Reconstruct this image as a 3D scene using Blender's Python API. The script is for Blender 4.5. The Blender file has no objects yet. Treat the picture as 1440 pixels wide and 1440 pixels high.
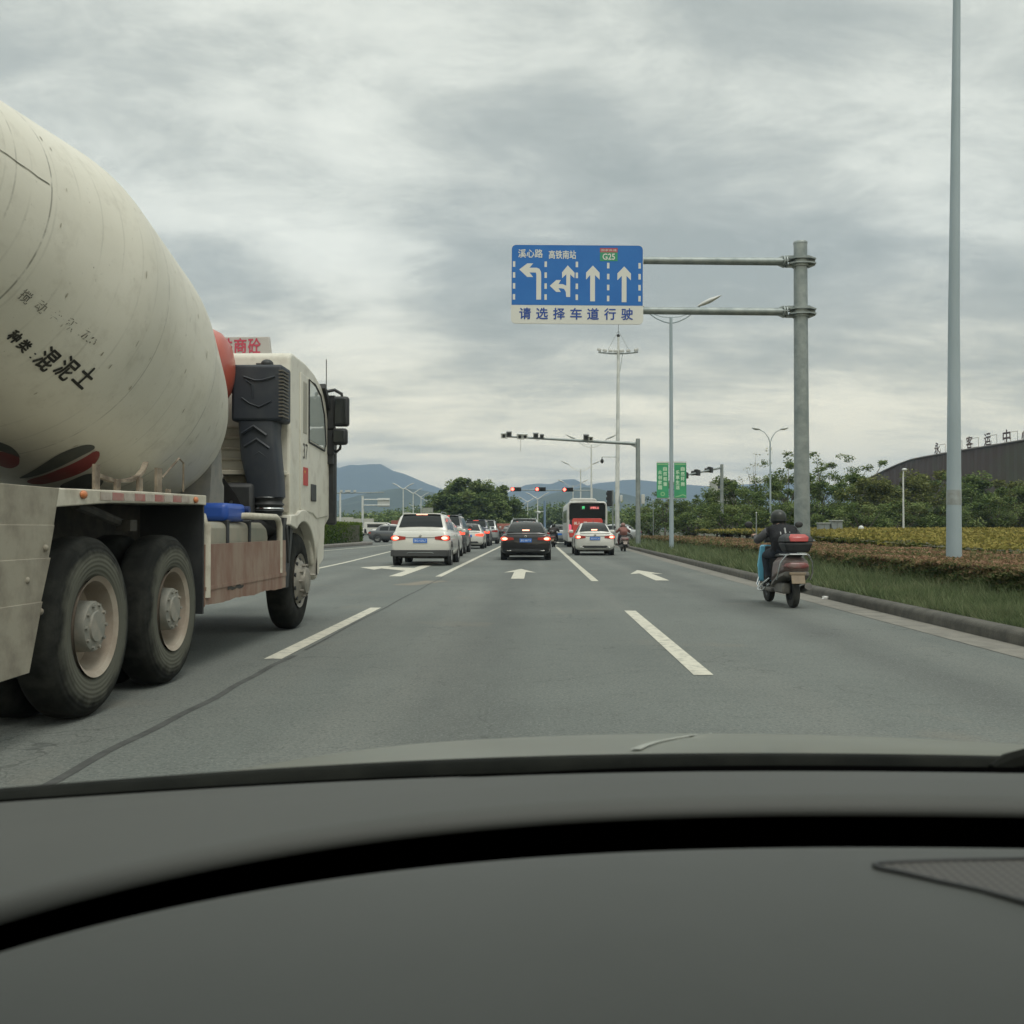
import bpy, bmesh, math, random
import numpy as np
from mathutils import Vector, Matrix
random.seed(7); RNG = np.random.default_rng(7)
R = math.radians
sc = bpy.context.scene
col = sc.collection

# ------------------------------------------------------------------ camera
H = 1.18; FPX = 1400.0
PIT = math.atan(23/FPX); YAW = math.atan(33/FPX)
cd = bpy.data.cameras.new('camera'); cam = bpy.data.objects.new('camera', cd); col.objects.link(cam)
cam.location = (0, 0, H); cam.rotation_euler = (math.pi/2+PIT, 0, YAW)
cd.sensor_width = 36; cd.lens = 36*FPX/1440; cd.clip_start = 0.02; cd.clip_end = 20000
cd.dof.use_dof = True; cd.dof.focus_distance = 22; cd.dof.aperture_fstop = 15
sc.camera = cam
_F = Vector((-math.sin(YAW)*math.cos(PIT), math.cos(YAW)*math.cos(PIT), math.sin(PIT)))
_R = Vector((math.cos(YAW), math.sin(YAW), 0)); _U = _R.cross(_F)
def at(px, py, Y):
    """a pixel of the photograph at road distance Y, in metres"""
    d = _F + _R*((px-720)/FPX) + _U*((720-py)/FPX)
    return Vector((0, 0, H)) + d*(Y/d.y)

# ------------------------------------------------------------------ sky, sun, exposure
SUN_EL, SUN_AZ = R(58), R(150)
w = bpy.data.worlds.new('World'); sc.world = w; w.use_nodes = True
nt = w.node_tree; N = nt.nodes; L = nt.links
bg = N['Background']
sky = N.new('ShaderNodeTexSky'); sky.sky_type = 'NISHITA'; sky.sun_disc = False
sky.sun_elevation = SUN_EL; sky.sun_rotation = SUN_AZ
def wn(t, **k):
    n = N.new(t)
    for a, b in k.items(): setattr(n, a, b)
    return n
def wm(op, a, b=None, c=None):
    n = wn('ShaderNodeMath', operation=op)
    for i, v in enumerate((a, b, c)):
        if v is None: continue
        if isinstance(v, (int, float)): n.inputs[i].default_value = v
        else: L.new(v, n.inputs[i])
    return n.outputs[0]
tc = wn('ShaderNodeTexCoord'); sep = wn('ShaderNodeSeparateXYZ'); L.new(tc.outputs['Generated'], sep.inputs[0])
zc = wm('MAXIMUM', sep.outputs[2], 0.0)
zd = wm('ADD', zc, 0.24)
u = wm('DIVIDE', sep.outputs[0], zd); v = wm('DIVIDE', sep.outputs[1], zd)
def sky_noise(su, sv, off, detail, rough, dist):
    cb = wn('ShaderNodeCombineXYZ')
    L.new(wm('MULTIPLY', u, su), cb.inputs[0]); L.new(wm('MULTIPLY', v, sv), cb.inputs[1]); cb.inputs[2].default_value = off
    n = wn('ShaderNodeTexNoise'); L.new(cb.outputs[0], n.inputs['Vector'])
    n.inputs['Scale'].default_value = 1; n.inputs['Detail'].default_value = detail
    n.inputs['Roughness'].default_value = rough; n.inputs['Distortion'].default_value = dist
    return n.outputs['Fac']
def wmap(x, a, b, c, d, smooth=True):
    n = wn('ShaderNodeMapRange'); n.interpolation_type = 'SMOOTHSTEP' if smooth else 'LINEAR'
    L.new(x, n.inputs['Value'])
    for i, q in zip(('From Min', 'From Max', 'To Min', 'To Max'), (a, b, c, d)): n.inputs[i].default_value = q
    return n.outputs['Result']
big = sky_noise(1.15, 1.5, 3.1, 4, .5, .3)
mid = sky_noise(3.0, 4.4, 8.7, 9, .66, .25)
low = sky_noise(1.6, 6.5, 5.3, 6, .55, .15)
cl = wm('ADD', wm('MULTIPLY', big, .53), wm('MULTIPLY', mid, .47))
cl = wm('ADD', cl, wm('MULTIPLY', wm('SUBTRACT', low, .5), wmap(zc, .02, .3, .55, .1)))
# a heavier bank of cloud 11 to 17 degrees up, a pale break under it
band = wm('MULTIPLY', wmap(zc, .178, .205, 0, 1), wmap(zc, .225, .29, 1, 0))
cl = wm('SUBTRACT', cl, wm('MULTIPLY', band, .09))
cl = wm('ADD', cl, wm('MULTIPLY', wmap(zc, .10, .19, 1, 0), .05))
def lobe(px, py, deg, amp):      # a broad lighter or heavier mass of cloud in one part of the sky
    global cl
    d = at(px, py, 1.0)-Vector((0, 0, H)); d.normalize()
    n = wn('ShaderNodeVectorMath', operation='DOT_PRODUCT'); L.new(tc.outputs['Generated'], n.inputs[0]); n.inputs[1].default_value = d
    cl = wm('ADD', cl, wm('MULTIPLY', wmap(n.outputs['Value'], math.cos(R(deg)), 1.0, 0, 1), amp*.8))
for q in ((330, 250, 13, .085), (620, 240, 9, .05), (1010, 230, 13, -.05), (250, 30, 9, -.02), (690, 425, 6, -.07), (930, 420, 7, -.05), (1300, 330, 8, -.03), (1260, 490, 7, .08), (540, 500, 5, .07), (1000, 520, 7, .04), (560, 40, 7, .04), (415, 250, 6, .05)): lobe(*q)
cl = wm('ADD', wm('MULTIPLY', wm('SUBTRACT', cl, .5), 1.45), .515)
cr = wn('ShaderNodeValToRGB'); L.new(cl, cr.inputs[0])
e = cr.color_ramp.elements
e[0].position = .30; e[0].color = (.35, .385, .36, 1)
e[1].position = .72; e[1].color = (.79, .81, .73, 1)
for p_, c_ in ((.42, (.43, .462, .43, 1)), (.50, (.525, .553, .505, 1)), (.59, (.66, .685, .62, 1))):
    q = e.new(p_); q.color = c_
warm = wn('ShaderNodeMix', data_type='RGBA', blend_type='MULTIPLY'); L.new(cr.outputs[0], warm.inputs[6])
warm.inputs[7].default_value = (1.16, 1.0, .74, 1); L.new(wmap(zc, .02, .28, 1, 0), warm.inputs[0])
gain = wm('MULTIPLY', wmap(zc, .48, .85, 12.3, 25.0), wmap(zc, .0, .22, 1.42, 1.0))
vm = wn('ShaderNodeVectorMath', operation='SCALE'); L.new(warm.outputs[2], vm.inputs[0]); L.new(gain, vm.inputs[3])
mx = wn('ShaderNodeMix', data_type='RGBA'); mx.inputs[0].default_value = .96
L.new(sky.outputs[0], mx.inputs[6]); L.new(vm.outputs[0], mx.inputs[7])
L.new(mx.outputs[2], bg.inputs[0]); bg.inputs[1].default_value = 0.1
sl = bpy.data.lights.new('sun', 'SUN'); sl.energy = 1.3; sl.angle = R(22); sl.color = (1, .96, .88)
sun = bpy.data.objects.new('sun', sl); col.objects.link(sun)
sv = Vector((math.sin(SUN_AZ)*math.cos(SUN_EL), math.cos(SUN_AZ)*math.cos(SUN_EL), math.sin(SUN_EL)))
sun.rotation_euler = (-sv).to_track_quat('-Z', 'Y').to_euler(); sun.location = (0, 0, 60)
sc.view_settings.view_transform = 'Standard'; sc.view_settings.look = 'None'
sc.view_settings.exposure = 0.0; sc.view_settings.gamma = 1
sc.cycles.use_denoising = True
sc.cycles.max_bounces = 6; sc.cycles.diffuse_bounces = 3; sc.cycles.glossy_bounces = 3; sc.cycles.transmission_bounces = 4
sc.cycles.volume_bounces = 0; sc.cycles.transparent_max_bounces = 8; sc.cycles.sample_clamp_indirect = 4

# ------------------------------------------------------------------ helpers
def prop(o, label=None, cat=None, group=None, kind=None):
    if label: o['label'] = label
    if cat: o['category'] = cat
    if group: o['group'] = group
    if kind: o['kind'] = kind
    return o
def empty(name, loc=(0, 0, 0), label=None, cat=None, group=None, rz=0):
    o = bpy.data.objects.new(name, None); col.objects.link(o)
    o.location = loc; o.rotation_euler = (0, 0, rz); o.empty_display_size = .2
    return prop(o, label, cat, group)
def wloc(o):
    t = Vector((0, 0, 0))
    while o: t += Vector(o.location); o = o.parent
    return t
def link_mesh(name, me, mats, parent=None):
    o = bpy.data.objects.new(name, me); col.objects.link(o)
    for m in (mats if isinstance(mats, (list, tuple)) else [mats]): me.materials.append(m)
    if parent: o.parent = parent
    return o
class MB:
    def __init__(s): s.v = []; s.f = []; s.mi = []
    def add(s, vs, fs, m=0):
        b = len(s.v); s.v += [tuple(q) for q in vs]
        for f in fs: s.f.append([b+i for i in f]); s.mi.append(m)
        return s
    def box(s, c, d, rz=0, m=0, rx=0, ry=0):
        M = Matrix.Translation(c) @ Matrix.Rotation(rz, 4, 'Z') @ Matrix.Rotation(ry, 4, 'Y') @ Matrix.Rotation(rx, 4, 'X')
        vs = [M @ Vector((x*d[0]/2, y*d[1]/2, z*d[2]/2)) for z in (-1, 1) for y in (-1, 1) for x in (-1, 1)]
        return s.add(vs, [(0,2,3,1),(4,5,7,6),(0,1,5,4),(2,6,7,3),(0,4,6,2),(1,3,7,5)], m)
    def loft(s, rings, m=0, cap=True, closed=True):
        n = len(rings[0]); vs = [p for r in rings for p in r]; fs = []
        for i in range(len(rings)-1):
            for j in range(n if closed else n-1):
                k = (j+1) % n
                fs.append((i*n+j, i*n+k, (i+1)*n+k, (i+1)*n+j))
        if cap and closed:
            fs.append(tuple(range(n))[::-1]); fs.append(tuple((len(rings)-1)*n+j for j in range(n)))
        return s.add(vs, fs, m)
    def frame(s, d):
        d = Vector(d).normalized(); a = Vector((0, 0, 1)) if abs(d.z) < .9 else Vector((0, 1, 0))
        x = d.cross(a).normalized(); return x, x.cross(d)
    def tube(s, pts, r, n=8, m=0, cap=True):
        pts = [Vector(p) for p in pts]; rings = []
        rs = r if isinstance(r, (list, tuple)) else [r]*len(pts)
        for i, p in enumerate(pts):
            d = pts[min(i+1, len(pts)-1)] - pts[max(i-1, 0)]
            x, y = s.frame(d)
            rings.append([p + (x*math.cos(a)+y*math.sin(a))*rs[i] for a in [2*math.pi*k/n for k in range(n)]])
        return s.loft(rings, m, cap)
    def cyl(s, a, b, r0, r1=None, n=16, m=0): return s.tube([a, b], [r0, r0 if r1 is None else r1], n, m)
    def lathe(s, prof, o, ax, n=32, m=0, cap=False):
        o = Vector(o); ax = Vector(ax).normalized(); x, y = s.frame(ax)
        rings = [[o + ax*t + (x*math.cos(a)+y*math.sin(a))*r for a in [2*math.pi*k/n for k in range(n)]] for r, t in prof]
        return s.loft(rings, m, cap)
    def prism(s, poly, a0, a1, axis='x', m=0):
        P = {'x': lambda p, t: (t, p[0], p[1]), 'y': lambda p, t: (p[0], t, p[1]), 'z': lambda p, t: (p[0], p[1], t)}[axis]
        return s.loft([[P(p, a0) for p in poly], [P(p, a1) for p in poly]], m)
    def ell(s, c, r, n=16, k=10, m=0):
        rings = [[(c[0]+r[0]*math.sin(t)*math.cos(a), c[1]+r[1]*math.sin(t)*math.sin(a), c[2]+r[2]*math.cos(t)) for a in [2*math.pi*i/n for i in range(n)]]
                 for t in [max(.02, min(math.pi-.02, math.pi*j/k)) for j in range(k+1)]]
        return s.loft(rings, m)
    def build(s, name, mats, parent=None, bevel=0, seg=2, smooth=40, sub=0, world=True):
        me = bpy.data.meshes.new(name)
        off = wloc(parent) if (parent and world) else Vector((0, 0, 0))
        me.from_pydata([(p[0]-off.x, p[1]-off.y, p[2]-off.z) for p in s.v], [], s.f)
        me.polygons.foreach_set('material_index', s.mi)
        bm = bmesh.new(); bm.from_mesh(me); bmesh.ops.recalc_face_normals(bm, faces=bm.faces); bm.to_mesh(me); bm.free()
        if smooth:
            me.polygons.foreach_set('use_smooth', [True]*len(me.polygons)); me.set_sharp_from_angle(angle=R(smooth))
        o = link_mesh(name, me, mats, parent)
        if bevel:
            b = o.modifiers.new('bevel', 'BEVEL'); b.width = bevel; b.segments = seg; b.limit_method = 'ANGLE'; b.angle_limit = R(35)
        if sub:
            b = o.modifiers.new('sub', 'SUBSURF'); b.levels = b.render_levels = sub
        return o

_mats = {}
def mat(name, c, rough=.6, metal=0, c2=None, scale=4, lo=.4, hi=.65, amt=1, bump=0, bscale=60, coat=0, spec=.5, emit=None, es=0, detail=6, stretch=None):
    if name in _mats: return _mats[name]
    m = bpy.data.materials.new(name); m.use_nodes = True; _mats[name] = m
    t = m.node_tree; b = t.nodes['Principled BSDF']
    b.inputs['Base Color'].default_value = (*c, 1); b.inputs['Roughness'].default_value = rough; b.inputs['Metallic'].default_value = metal
    b.inputs['Coat Weight'].default_value = coat; b.inputs['Coat Roughness'].default_value = .08; b.inputs['Specular IOR Level'].default_value = spec
    if emit: b.inputs['Emission Color'].default_value = (*emit, 1); b.inputs['Emission Strength'].default_value = es
    tcn = t.nodes.new('ShaderNodeTexCoord'); vec = tcn.outputs['Object']
    if stretch:
        mp = t.nodes.new('ShaderNodeMapping'); mp.inputs['Scale'].default_value = stretch; t.links.new(vec, mp.inputs[0]); vec = mp.outputs[0]
    if c2:
        n = t.nodes.new('ShaderNodeTexNoise'); n.inputs['Scale'].default_value = scale; n.inputs['Detail'].default_value = detail; n.inputs['Roughness'].default_value = .62
        t.links.new(vec, n.inputs['Vector'])
        r = t.nodes.new('ShaderNodeMapRange'); r.inputs['From Min'].default_value = lo; r.inputs['From Max'].default_value = hi; r.inputs['To Max'].default_value = amt
        t.links.new(n.outputs['Fac'], r.inputs['Value'])
        x = t.nodes.new('ShaderNodeMix'); x.data_type = 'RGBA'; x.inputs[6].default_value = (*c, 1); x.inputs[7].default_value = (*c2, 1)
        t.links.new(r.outputs[0], x.inputs[0]); t.links.new(x.outputs[2], b.inputs['Base Color'])
        m['_mix'] = x.name
    if bump:
        n = t.nodes.new('ShaderNodeTexNoise'); n.inputs['Scale'].default_value = bscale; n.inputs['Detail'].default_value = 4
        t.links.new(tcn.outputs['Object'], n.inputs['Vector'])
        bp = t.nodes.new('ShaderNodeBump'); bp.inputs['Strength'].default_value = bump; bp.inputs['Distance'].default_value = .02
        t.links.new(n.outputs['Fac'], bp.inputs['Height']); t.links.new(bp.outputs[0], b.inputs['Normal'])
    return m
def leaf_mat(name, cols, trans=.3):
    m = bpy.data.materials.new(name); m.use_nodes = True; t = m.node_tree
    t.nodes.remove(t.nodes['Principled BSDF']); out = t.nodes['Material Output']
    a = t.nodes.new('ShaderNodeAttribute'); a.attribute_name = 'tint'
    r = t.nodes.new('ShaderNodeValToRGB'); t.links.new(a.outputs['Fac'], r.inputs[0])
    el = r.color_ramp.elements
    el[0].color = (*cols[0], 1); el[1].color = (*cols[-1], 1)
    for i, c in enumerate(cols[1:-1]): el.new((i+1)/(len(cols)-1)).color = (*c, 1)
    d = t.nodes.new('ShaderNodeBsdfDiffuse'); tr = t.nodes.new('ShaderNodeBsdfTranslucent'); mxn = t.nodes.new('ShaderNodeMixShader'); mxn.inputs[0].default_value = trans
    t.links.new(r.outputs[0], d.inputs[0]); t.links.new(r.outputs[0], tr.inputs[0]); t.links.new(d.outputs[0], mxn.inputs[1]); t.links.new(tr.outputs[0], mxn.inputs[2])
    t.links.new(mxn.outputs[0], out.inputs['Surface']); return m
def raw_mesh(name, V, F, tint=None):
    me = bpy.data.meshes.new(name); n, k = F.shape
    me.vertices.add(len(V)); me.vertices.foreach_set('co', V.astype(np.float32).ravel())
    me.loops.add(n*k); me.loops.foreach_set('vertex_index', F.astype(np.int32).ravel())
    me.polygons.add(n); me.polygons.foreach_set('loop_start', np.arange(0, n*k, k, dtype=np.int32))
    if tint is not None:
        at_ = me.attributes.new('tint', 'FLOAT', 'FACE'); at_.data.foreach_set('value', np.clip(tint, 0, 1).astype(np.float32))
    me.update(calc_edges=True); me.validate(); return me
def leaf_mesh(name, C, S, tint, up=0.0, asp=.5):
    n = len(C); nm = RNG.normal(size=(n, 3)); nm[:, 2] = np.abs(nm[:, 2]) + up; nm /= np.linalg.norm(nm, axis=1)[:, None]
    a = RNG.normal(size=(n, 3)); uu = np.cross(nm, a); uu /= np.linalg.norm(uu, axis=1)[:, None]; vv = np.cross(nm, uu)
    S = S[:, None]
    V = np.stack([C+uu*S, C+vv*S*asp, C-uu*S, C-vv*S*asp], 1).reshape(-1, 3)
    return raw_mesh(name, V, np.arange(n*4).reshape(n, 4), tint)
def blade_mesh(name, B, h, wd, tint, lean=.35):
    n = len(B); a = RNG.uniform(0, 2*np.pi, n); dx = np.stack([np.cos(a), np.sin(a), np.zeros(n)], 1)
    ln = RNG.normal(size=(n, 3))*lean; ln[:, 2] = 0
    top = B + np.stack([np.zeros(n), np.zeros(n), h], 1) + ln*h[:, None]
    V = np.stack([B-dx*wd[:, None], B+dx*wd[:, None], top], 1).reshape(-1, 3)
    return raw_mesh(name, V, np.arange(n*3).reshape(n, 3), tint)
def text_geo(body):
    cu = bpy.data.curves.new('txt', 'FONT'); cu.body = body; cu.resolution_u = 3
    o = bpy.data.objects.new('txt', cu); col.objects.link(o)
    dg = bpy.context.evaluated_depsgraph_get(); me = o.evaluated_get(dg).to_mesh()
    V = np.array([v.co[:] for v in me.vertices]).reshape(-1, 3); Fc = [list(p.vertices) for p in me.polygons]
    o.evaluated_get(dg).to_mesh_clear(); bpy.data.objects.remove(o); bpy.data.curves.remove(cu)
    return V, Fc
def text(name, body, m, O, U, W, wd, ht, parent=None, fat=0, drop=0, fn=None, add_to=None, world=True):
    """lettering in the box wd x ht centred on O, along U and up along W"""
    V, Fc = text_geo(body)
    lo, hi = V[:, :2].min(0), V[:, :2].max(0)
    q = (V[:, :2]-(lo+hi)/2)/np.maximum(hi-lo, 1e-6)
    if drop: Fc = [f for f in Fc if random.random() > drop]
    b = add_to or MB()
    offs = [(0, 0)] if not fat else [(0, 0), (fat, 0), (-fat, 0), (0, fat), (0, -fat)]
    for k, (fx, fy) in enumerate(offs):
        if fn: P = [fn(x*wd+fx, y*ht+fy) for x, y in q]
        else:
            O_, U_, W_ = Vector(O), Vector(U).normalized(), Vector(W).normalized(); nn = U_.cross(W_)
            P = [O_+U_*(x*wd+fx)+W_*(y*ht+fy)+nn*(.0006*k) for x, y in q]
        b.add(P, Fc)
    if add_to: return b
    return b.build(name, m, parent, smooth=0, world=world)
def copy_tree(o, parent=None):
    c = o.copy(); col.objects.link(c); c.parent = parent
    for ch in list(o.children): copy_tree(ch, c)
    return c
def sheet(name, xs, ys, z, m, kind='structure'):
    V = [(x, y, z(x, y) if callable(z) else z) for y in ys for x in xs]; n = len(xs)
    F = [(j*n+i, j*n+i+1, (j+1)*n+i+1, (j+1)*n+i) for j in range(len(ys)-1) for i in range(n-1)]
    b = MB(); b.add(V, F); o = b.build(name, m, smooth=60); o['kind'] = kind; return o

# ------------------------------------------------------------------ materials
M = dict(
 galv=mat('galvanised steel', (.31, .345, .34), .5, .55, (.20, .235, .235), 4, .38, .68, bump=.05, bscale=30),
 lamp_grey=mat('painted lamp pole', (.33, .40, .44), .45, .1, (.25, .31, .34), 1.2, .4, .75, stretch=(1, 1, .3)),
 white_pole=mat('white painted pole', (.62, .64, .62), .5, .1, (.42, .45, .44), 2, .4, .7),
 dark_metal=mat('dark metal', (.03, .033, .035), .5, .3),
 black_plastic=mat('black plastic', (.018, .02, .022), .55, 0, (.04, .043, .042), 3, .45, .7),
 rubber=mat('tyre rubber', (.016, .017, .016), .9, 0, (.05, .052, .045), 5, .4, .7),
 glass=mat('dark tinted glass', (.012, .016, .016), .08, 0, spec=.35),
 bus_glass=mat('dark bus glass', (.010, .013, .013), .25, 0, spec=.15),
 cab_sky_glass=mat('cab glass with painted sky', (.38, .42, .40), .05, 0, spec=.9),  # pale base colour stands in for sky reflected in and seen through the window
 chrome=mat('bright metal', (.6, .62, .62), .2, 1),
 rim=mat('alloy rim', (.35, .36, .36), .35, .8),
 red_lit=mat('lit brake lamp', (.6, .03, .02), .25, emit=(1, .10, .05), es=1.6),
 red_hot=mat('lit brake bulb', (.9, .3, .2), .3, emit=(1, .42, .28), es=3.0),
 red_dim=mat('red lamp lens', (.35, .02, .015), .2, coat=.5),
 plate_blue=mat('blue number plate', (.03, .16, .55), .4),
 plate_text=mat('plate lettering', (.75, .78, .8), .5),
 sign_blue=mat('blue sign sheeting', (.006, .125, .43), .45, 0, (.012, .14, .45), 2),
 sign_white=mat('white sign sheeting', (.62, .63, .59), .5),
 sign_red=mat('red sign sheeting', (.36, .05, .06), .5),
 sign_green=mat('green sign sheeting', (.03, .26, .14), .5),
 banner=mat('green banner sheet', (.03, .27, .12), .5, 0, (.05, .33, .16), 2),
 banner_text=mat('banner lettering', (.50, .68, .50), .6),
 skin=mat('skin', (.42, .26, .19), .55),
 jacket=mat('black jacket cloth', (.006, .0065, .009), .9, 0, (.014, .015, .018), 7, bump=.9, bscale=9),
 sleeve=mat('grey sleeve cloth', (.07, .07, .075), .85, bump=.3, bscale=20),
 jeans=mat('dark denim', (.016, .022, .034), .85, 0, (.026, .034, .05), 8, bump=.8, bscale=12),
 helmet=mat('dark helmet shell', (.012, .016, .013), .45, coat=.15),
 bark=mat('tree bark', (.10, .085, .07), .9, 0, (.16, .145, .125), 6),
)
# ------------------------------------------------------------------ ground, road, markings
def asphalt():
    m = bpy.data.materials.new('asphalt'); m.use_nodes = True; t = m.node_tree; b = t.nodes['Principled BSDF']
    tcn = t.nodes.new('ShaderNodeTexCoord'); P = tcn.outputs['Object']
    def noise(s, d, r=.6, st=None):
        n = t.nodes.new('ShaderNodeTexNoise'); n.inputs['Scale'].default_value = s; n.inputs['Detail'].default_value = d; n.inputs['Roughness'].default_value = r
        if st:
            mp = t.nodes.new('ShaderNodeMapping'); mp.inputs['Scale'].default_value = st; t.links.new(P, mp.inputs[0]); t.links.new(mp.outputs[0], n.inputs['Vector'])
        else: t.links.new(P, n.inputs['Vector'])
        return n.outputs['Fac']
    def mixc(f, a, c, lo, hi, amt=1):
        r = t.nodes.new('ShaderNodeMapRange'); r.inputs['From Min'].default_value = lo; r.inputs['From Max'].default_value = hi; r.inputs['To Max'].default_value = amt
        t.links.new(f, r.inputs['Value']); x = t.nodes.new('ShaderNodeMix'); x.data_type = 'RGBA'
        t.links.new(r.outputs[0], x.inputs[0])
        if isinstance(a, tuple): x.inputs[6].default_value = (*a, 1)
        else: t.links.new(a, x.inputs[6])
        x.inputs[7].default_value = (*c, 1); return x.outputs[2]
    def mth(op, a, c_):
        n = t.nodes.new('ShaderNodeMath'); n.operation = op
        for i_, q in enumerate((a, c_)):
            if isinstance(q, (int, float)): n.inputs[i_].default_value = q
            else: t.links.new(q, n.inputs[i_])
        return n.outputs[0]
    sx = t.nodes.new('ShaderNodeSeparateXYZ'); t.links.new(P, sx.inputs[0])
    c = mixc(noise(.3, 6), (.140, .154, .143), (.108, .120, .112), .36, .66)
    c = mixc(noise(.9, 5, .6, (1, .05, 1)), c, (.178, .182, .165), .48, .72, .6)      # wear along the lanes
    oil = mth('POWER', mth('MULTIPLY', mth('ADD', mth('COSINE', mth('MULTIPLY', mth('ADD', sx.outputs[0], .5), 1.689), 0), 1.0), .5), 5.0)
    c = mixc(mth('MULTIPLY', oil, noise(1.1, 5, .65, (1, .25, 1))), c, (.078, .084, .080), .15, .62, .65)   # drips down the lane middle
    c = mixc(noise(5, 6, .72), c, (.088, .095, .089), .50, .74, .55)
    c = mixc(noise(9, 5, .7), c, (.19, .195, .18), .56, .78, .5)
    c = mixc(noise(40, 3, .75), c, (.055, .06, .056), .47, .66, .60)                  # stone and binder
    c = mixc(noise(55, 2, .7), c, (.29, .30, .28), .56, .74, .60)
    c = mixc(noise(1.6, 4, .65), c, (.062, .067, .064), .65, .73, .6)                 # oil and damp stains
    c = mixc(noise(.55, 4, .6), c, (.175, .16, .132), .60, .76, .6)                   # dust
    vo = t.nodes.new('ShaderNodeTexVoronoi'); vo.feature = 'DISTANCE_TO_EDGE'; vo.inputs['Scale'].default_value = .38
    wv = t.nodes.new('ShaderNodeVectorMath'); wv.operation = 'ADD'; n3 = t.nodes.new('ShaderNodeTexNoise'); n3.inputs['Scale'].default_value = 1.8; n3.inputs['Detail'].default_value = 5
    t.links.new(P, n3.inputs['Vector']); t.links.new(P, wv.inputs[0]); t.links.new(n3.outputs['Color'], wv.inputs[1]); t.links.new(wv.outputs[0], vo.inputs['Vector'])
    ck = t.nodes.new('ShaderNodeMapRange'); ck.inputs['From Min'].default_value = .007; ck.inputs['From Max'].default_value = .002; t.links.new(vo.outputs['Distance'], ck.inputs['Value'])
    c = mixc(mth('MULTIPLY', ck.outputs[0], noise(.6, 3)), c, (.06, .064, .06), .40, .60, .7)              # hair cracks
    t.links.new(c, b.inputs['Base Color']); b.inputs['Roughness'].default_value = .82; b.inputs['Specular IOR Level'].default_value = .3
    bp = t.nodes.new('ShaderNodeBump'); bp.inputs['Strength'].default_value = .35; bp.inputs['Distance'].default_value = .01
    t.links.new(noise(110, 2), bp.inputs['Height']); t.links.new(bp.outputs[0], b.inputs['Normal'])
    return m
ASPH = asphalt()
PAINT = mat('worn road paint', (.52, .50, .42), .8, 0, (.19, .195, .18), 9, .47, .72, .8, detail=10)
PAINT2 = mat('faded road paint', (.52, .50, .41), .8, 0, (.22, .22, .195), 7, .45, .68, .8, detail=10)
SOIL = mat('soil and low weeds', (.045, .055, .025), .95, 0, (.075, .065, .04), 1.5)
KERB = mat('kerb concrete', (.055, .053, .045), .85, 0, (.095, .09, .075), 4, bump=.3, bscale=40)
GUT = mat('concrete gutter', (.19, .18, .155), .85, 0, (.12, .115, .10), 3, .4, .7, bump=.2, bscale=50)
TAR = mat('tar seam', (.075, .078, .074), .9, 0, (.045, .048, .045), 6)

xs = [-3500, -600, -200, -60, -20, 5, 30, 80, 300, 900, 3500]; ys = [-60, 0, 30, 60, 100, 160, 300, 700, 1500, 4200]
g = sheet('ground', xs, ys, -.03, SOIL)
def kx(y):   # the kerb on the right
    return 4.86 + (0 if y < 22 else (y-22)*.0155)
KY = [-12, -4, 0, 4, 8, 10, 12, 15, 18, 22, 26, 30, 35, 40, 46, 53, 60, 68, 76]
# road: the carriageway with the turning bay and the junction
b = MB(); yy = KY + [82, 90, 100, 118, 135]
right = [kx(y) if y <= 76 else [6.4, 10, 40, 40, 7][[82, 90, 100, 118, 135].index(y)] for y in yy]
yy2 = yy + [200, 320, 600]; right += [5, 3, -6]
left = [-30]*len(yy) + [-26, -24, -30]
b.add([(l, y, 0) for l, y in zip(left, yy2)] + [(r, y, 0) for r, y in zip(right, yy2)], [(i, i+1, len(yy2)+i+1, len(yy2)+i) for i in range(len(yy2)-1)])
road = b.build('road', ASPH, smooth=0); road['kind'] = 'structure'
def strip(name, pts, wd, m, z=.004, kind='structure'):
    b = MB(); V = []
    for i, p in enumerate(pts):
        a, c = pts[max(i-1, 0)], pts[min(i+1, len(pts)-1)]; d = Vector((c[0]-a[0], c[1]-a[1], 0)).normalized(); n = Vector((-d.y, d.x, 0))
        q = Vector((p[0], p[1], z)); V += [q-n*wd/2, q+n*wd/2]
    b.add(V, [(2*i, 2*i+1, 2*i+3, 2*i+2) for i in range(len(pts)-1)])
    o = b.build(name, m, smooth=0); o['kind'] = kind; return o
def poly(name, pts, m, z=.004):
    b = MB(); b.add([(p[0], p[1], z) for p in pts], [tuple(range(len(pts)))]); o = b.build(name, m, smooth=0); o['kind'] = 'structure'; return o
strip('gutter', [(kx(y)-.235, y) for y in KY], .46, GUT, .004)
b = MB(); prof = [(0, -.05), (0, .09), (.02, .13), (.06, .15), (.16, .155), (.2, .14), (.2, -.05)]
b.loft([[(kx(y)+p[0]+.0, y, p[1]) for p in prof] for y in KY]); o = b.build('kerb', KERB, smooth=50); o['kind'] = 'structure'
strip('lane_line', [(-2.37, y) for y in np.linspace(8.95, 14.75, 8)], .16, PAINT)
strip('lane_line', [(-2.37, 24.3), (-2.34, 40), (-2.28, 61), (-2.28, 80)], .16, PAINT)
strip('lane_line', [(1.35, y) for y in np.linspace(8.05, 14.3, 8)], .16, PAINT)
strip('lane_line', [(1.33, 22.3), (1.33, 40), (1.34, 61), (1.34, 80)], .16, PAINT2)
strip('lane_line', [(-6.15, 14), (-6.3, 26), (-6.55, 34), (-7.4, 51), (-7.5, 80)], .15, PAINT)
strip('lane_line', [(-11.9, 20), (-11.6, 40), (-11.2, 50), (-10.45, 66), (-10.3, 72)], .18, PAINT)
pts = [(-2.245+.012*math.sin(y*2.1)+.008*math.sin(y*5.7), y) for y in np.linspace(3.2, 9.2, 40)] + [(-2.24+.012*math.sin(y*1.4), y) for y in np.linspace(9.6, 24, 30)]
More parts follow.
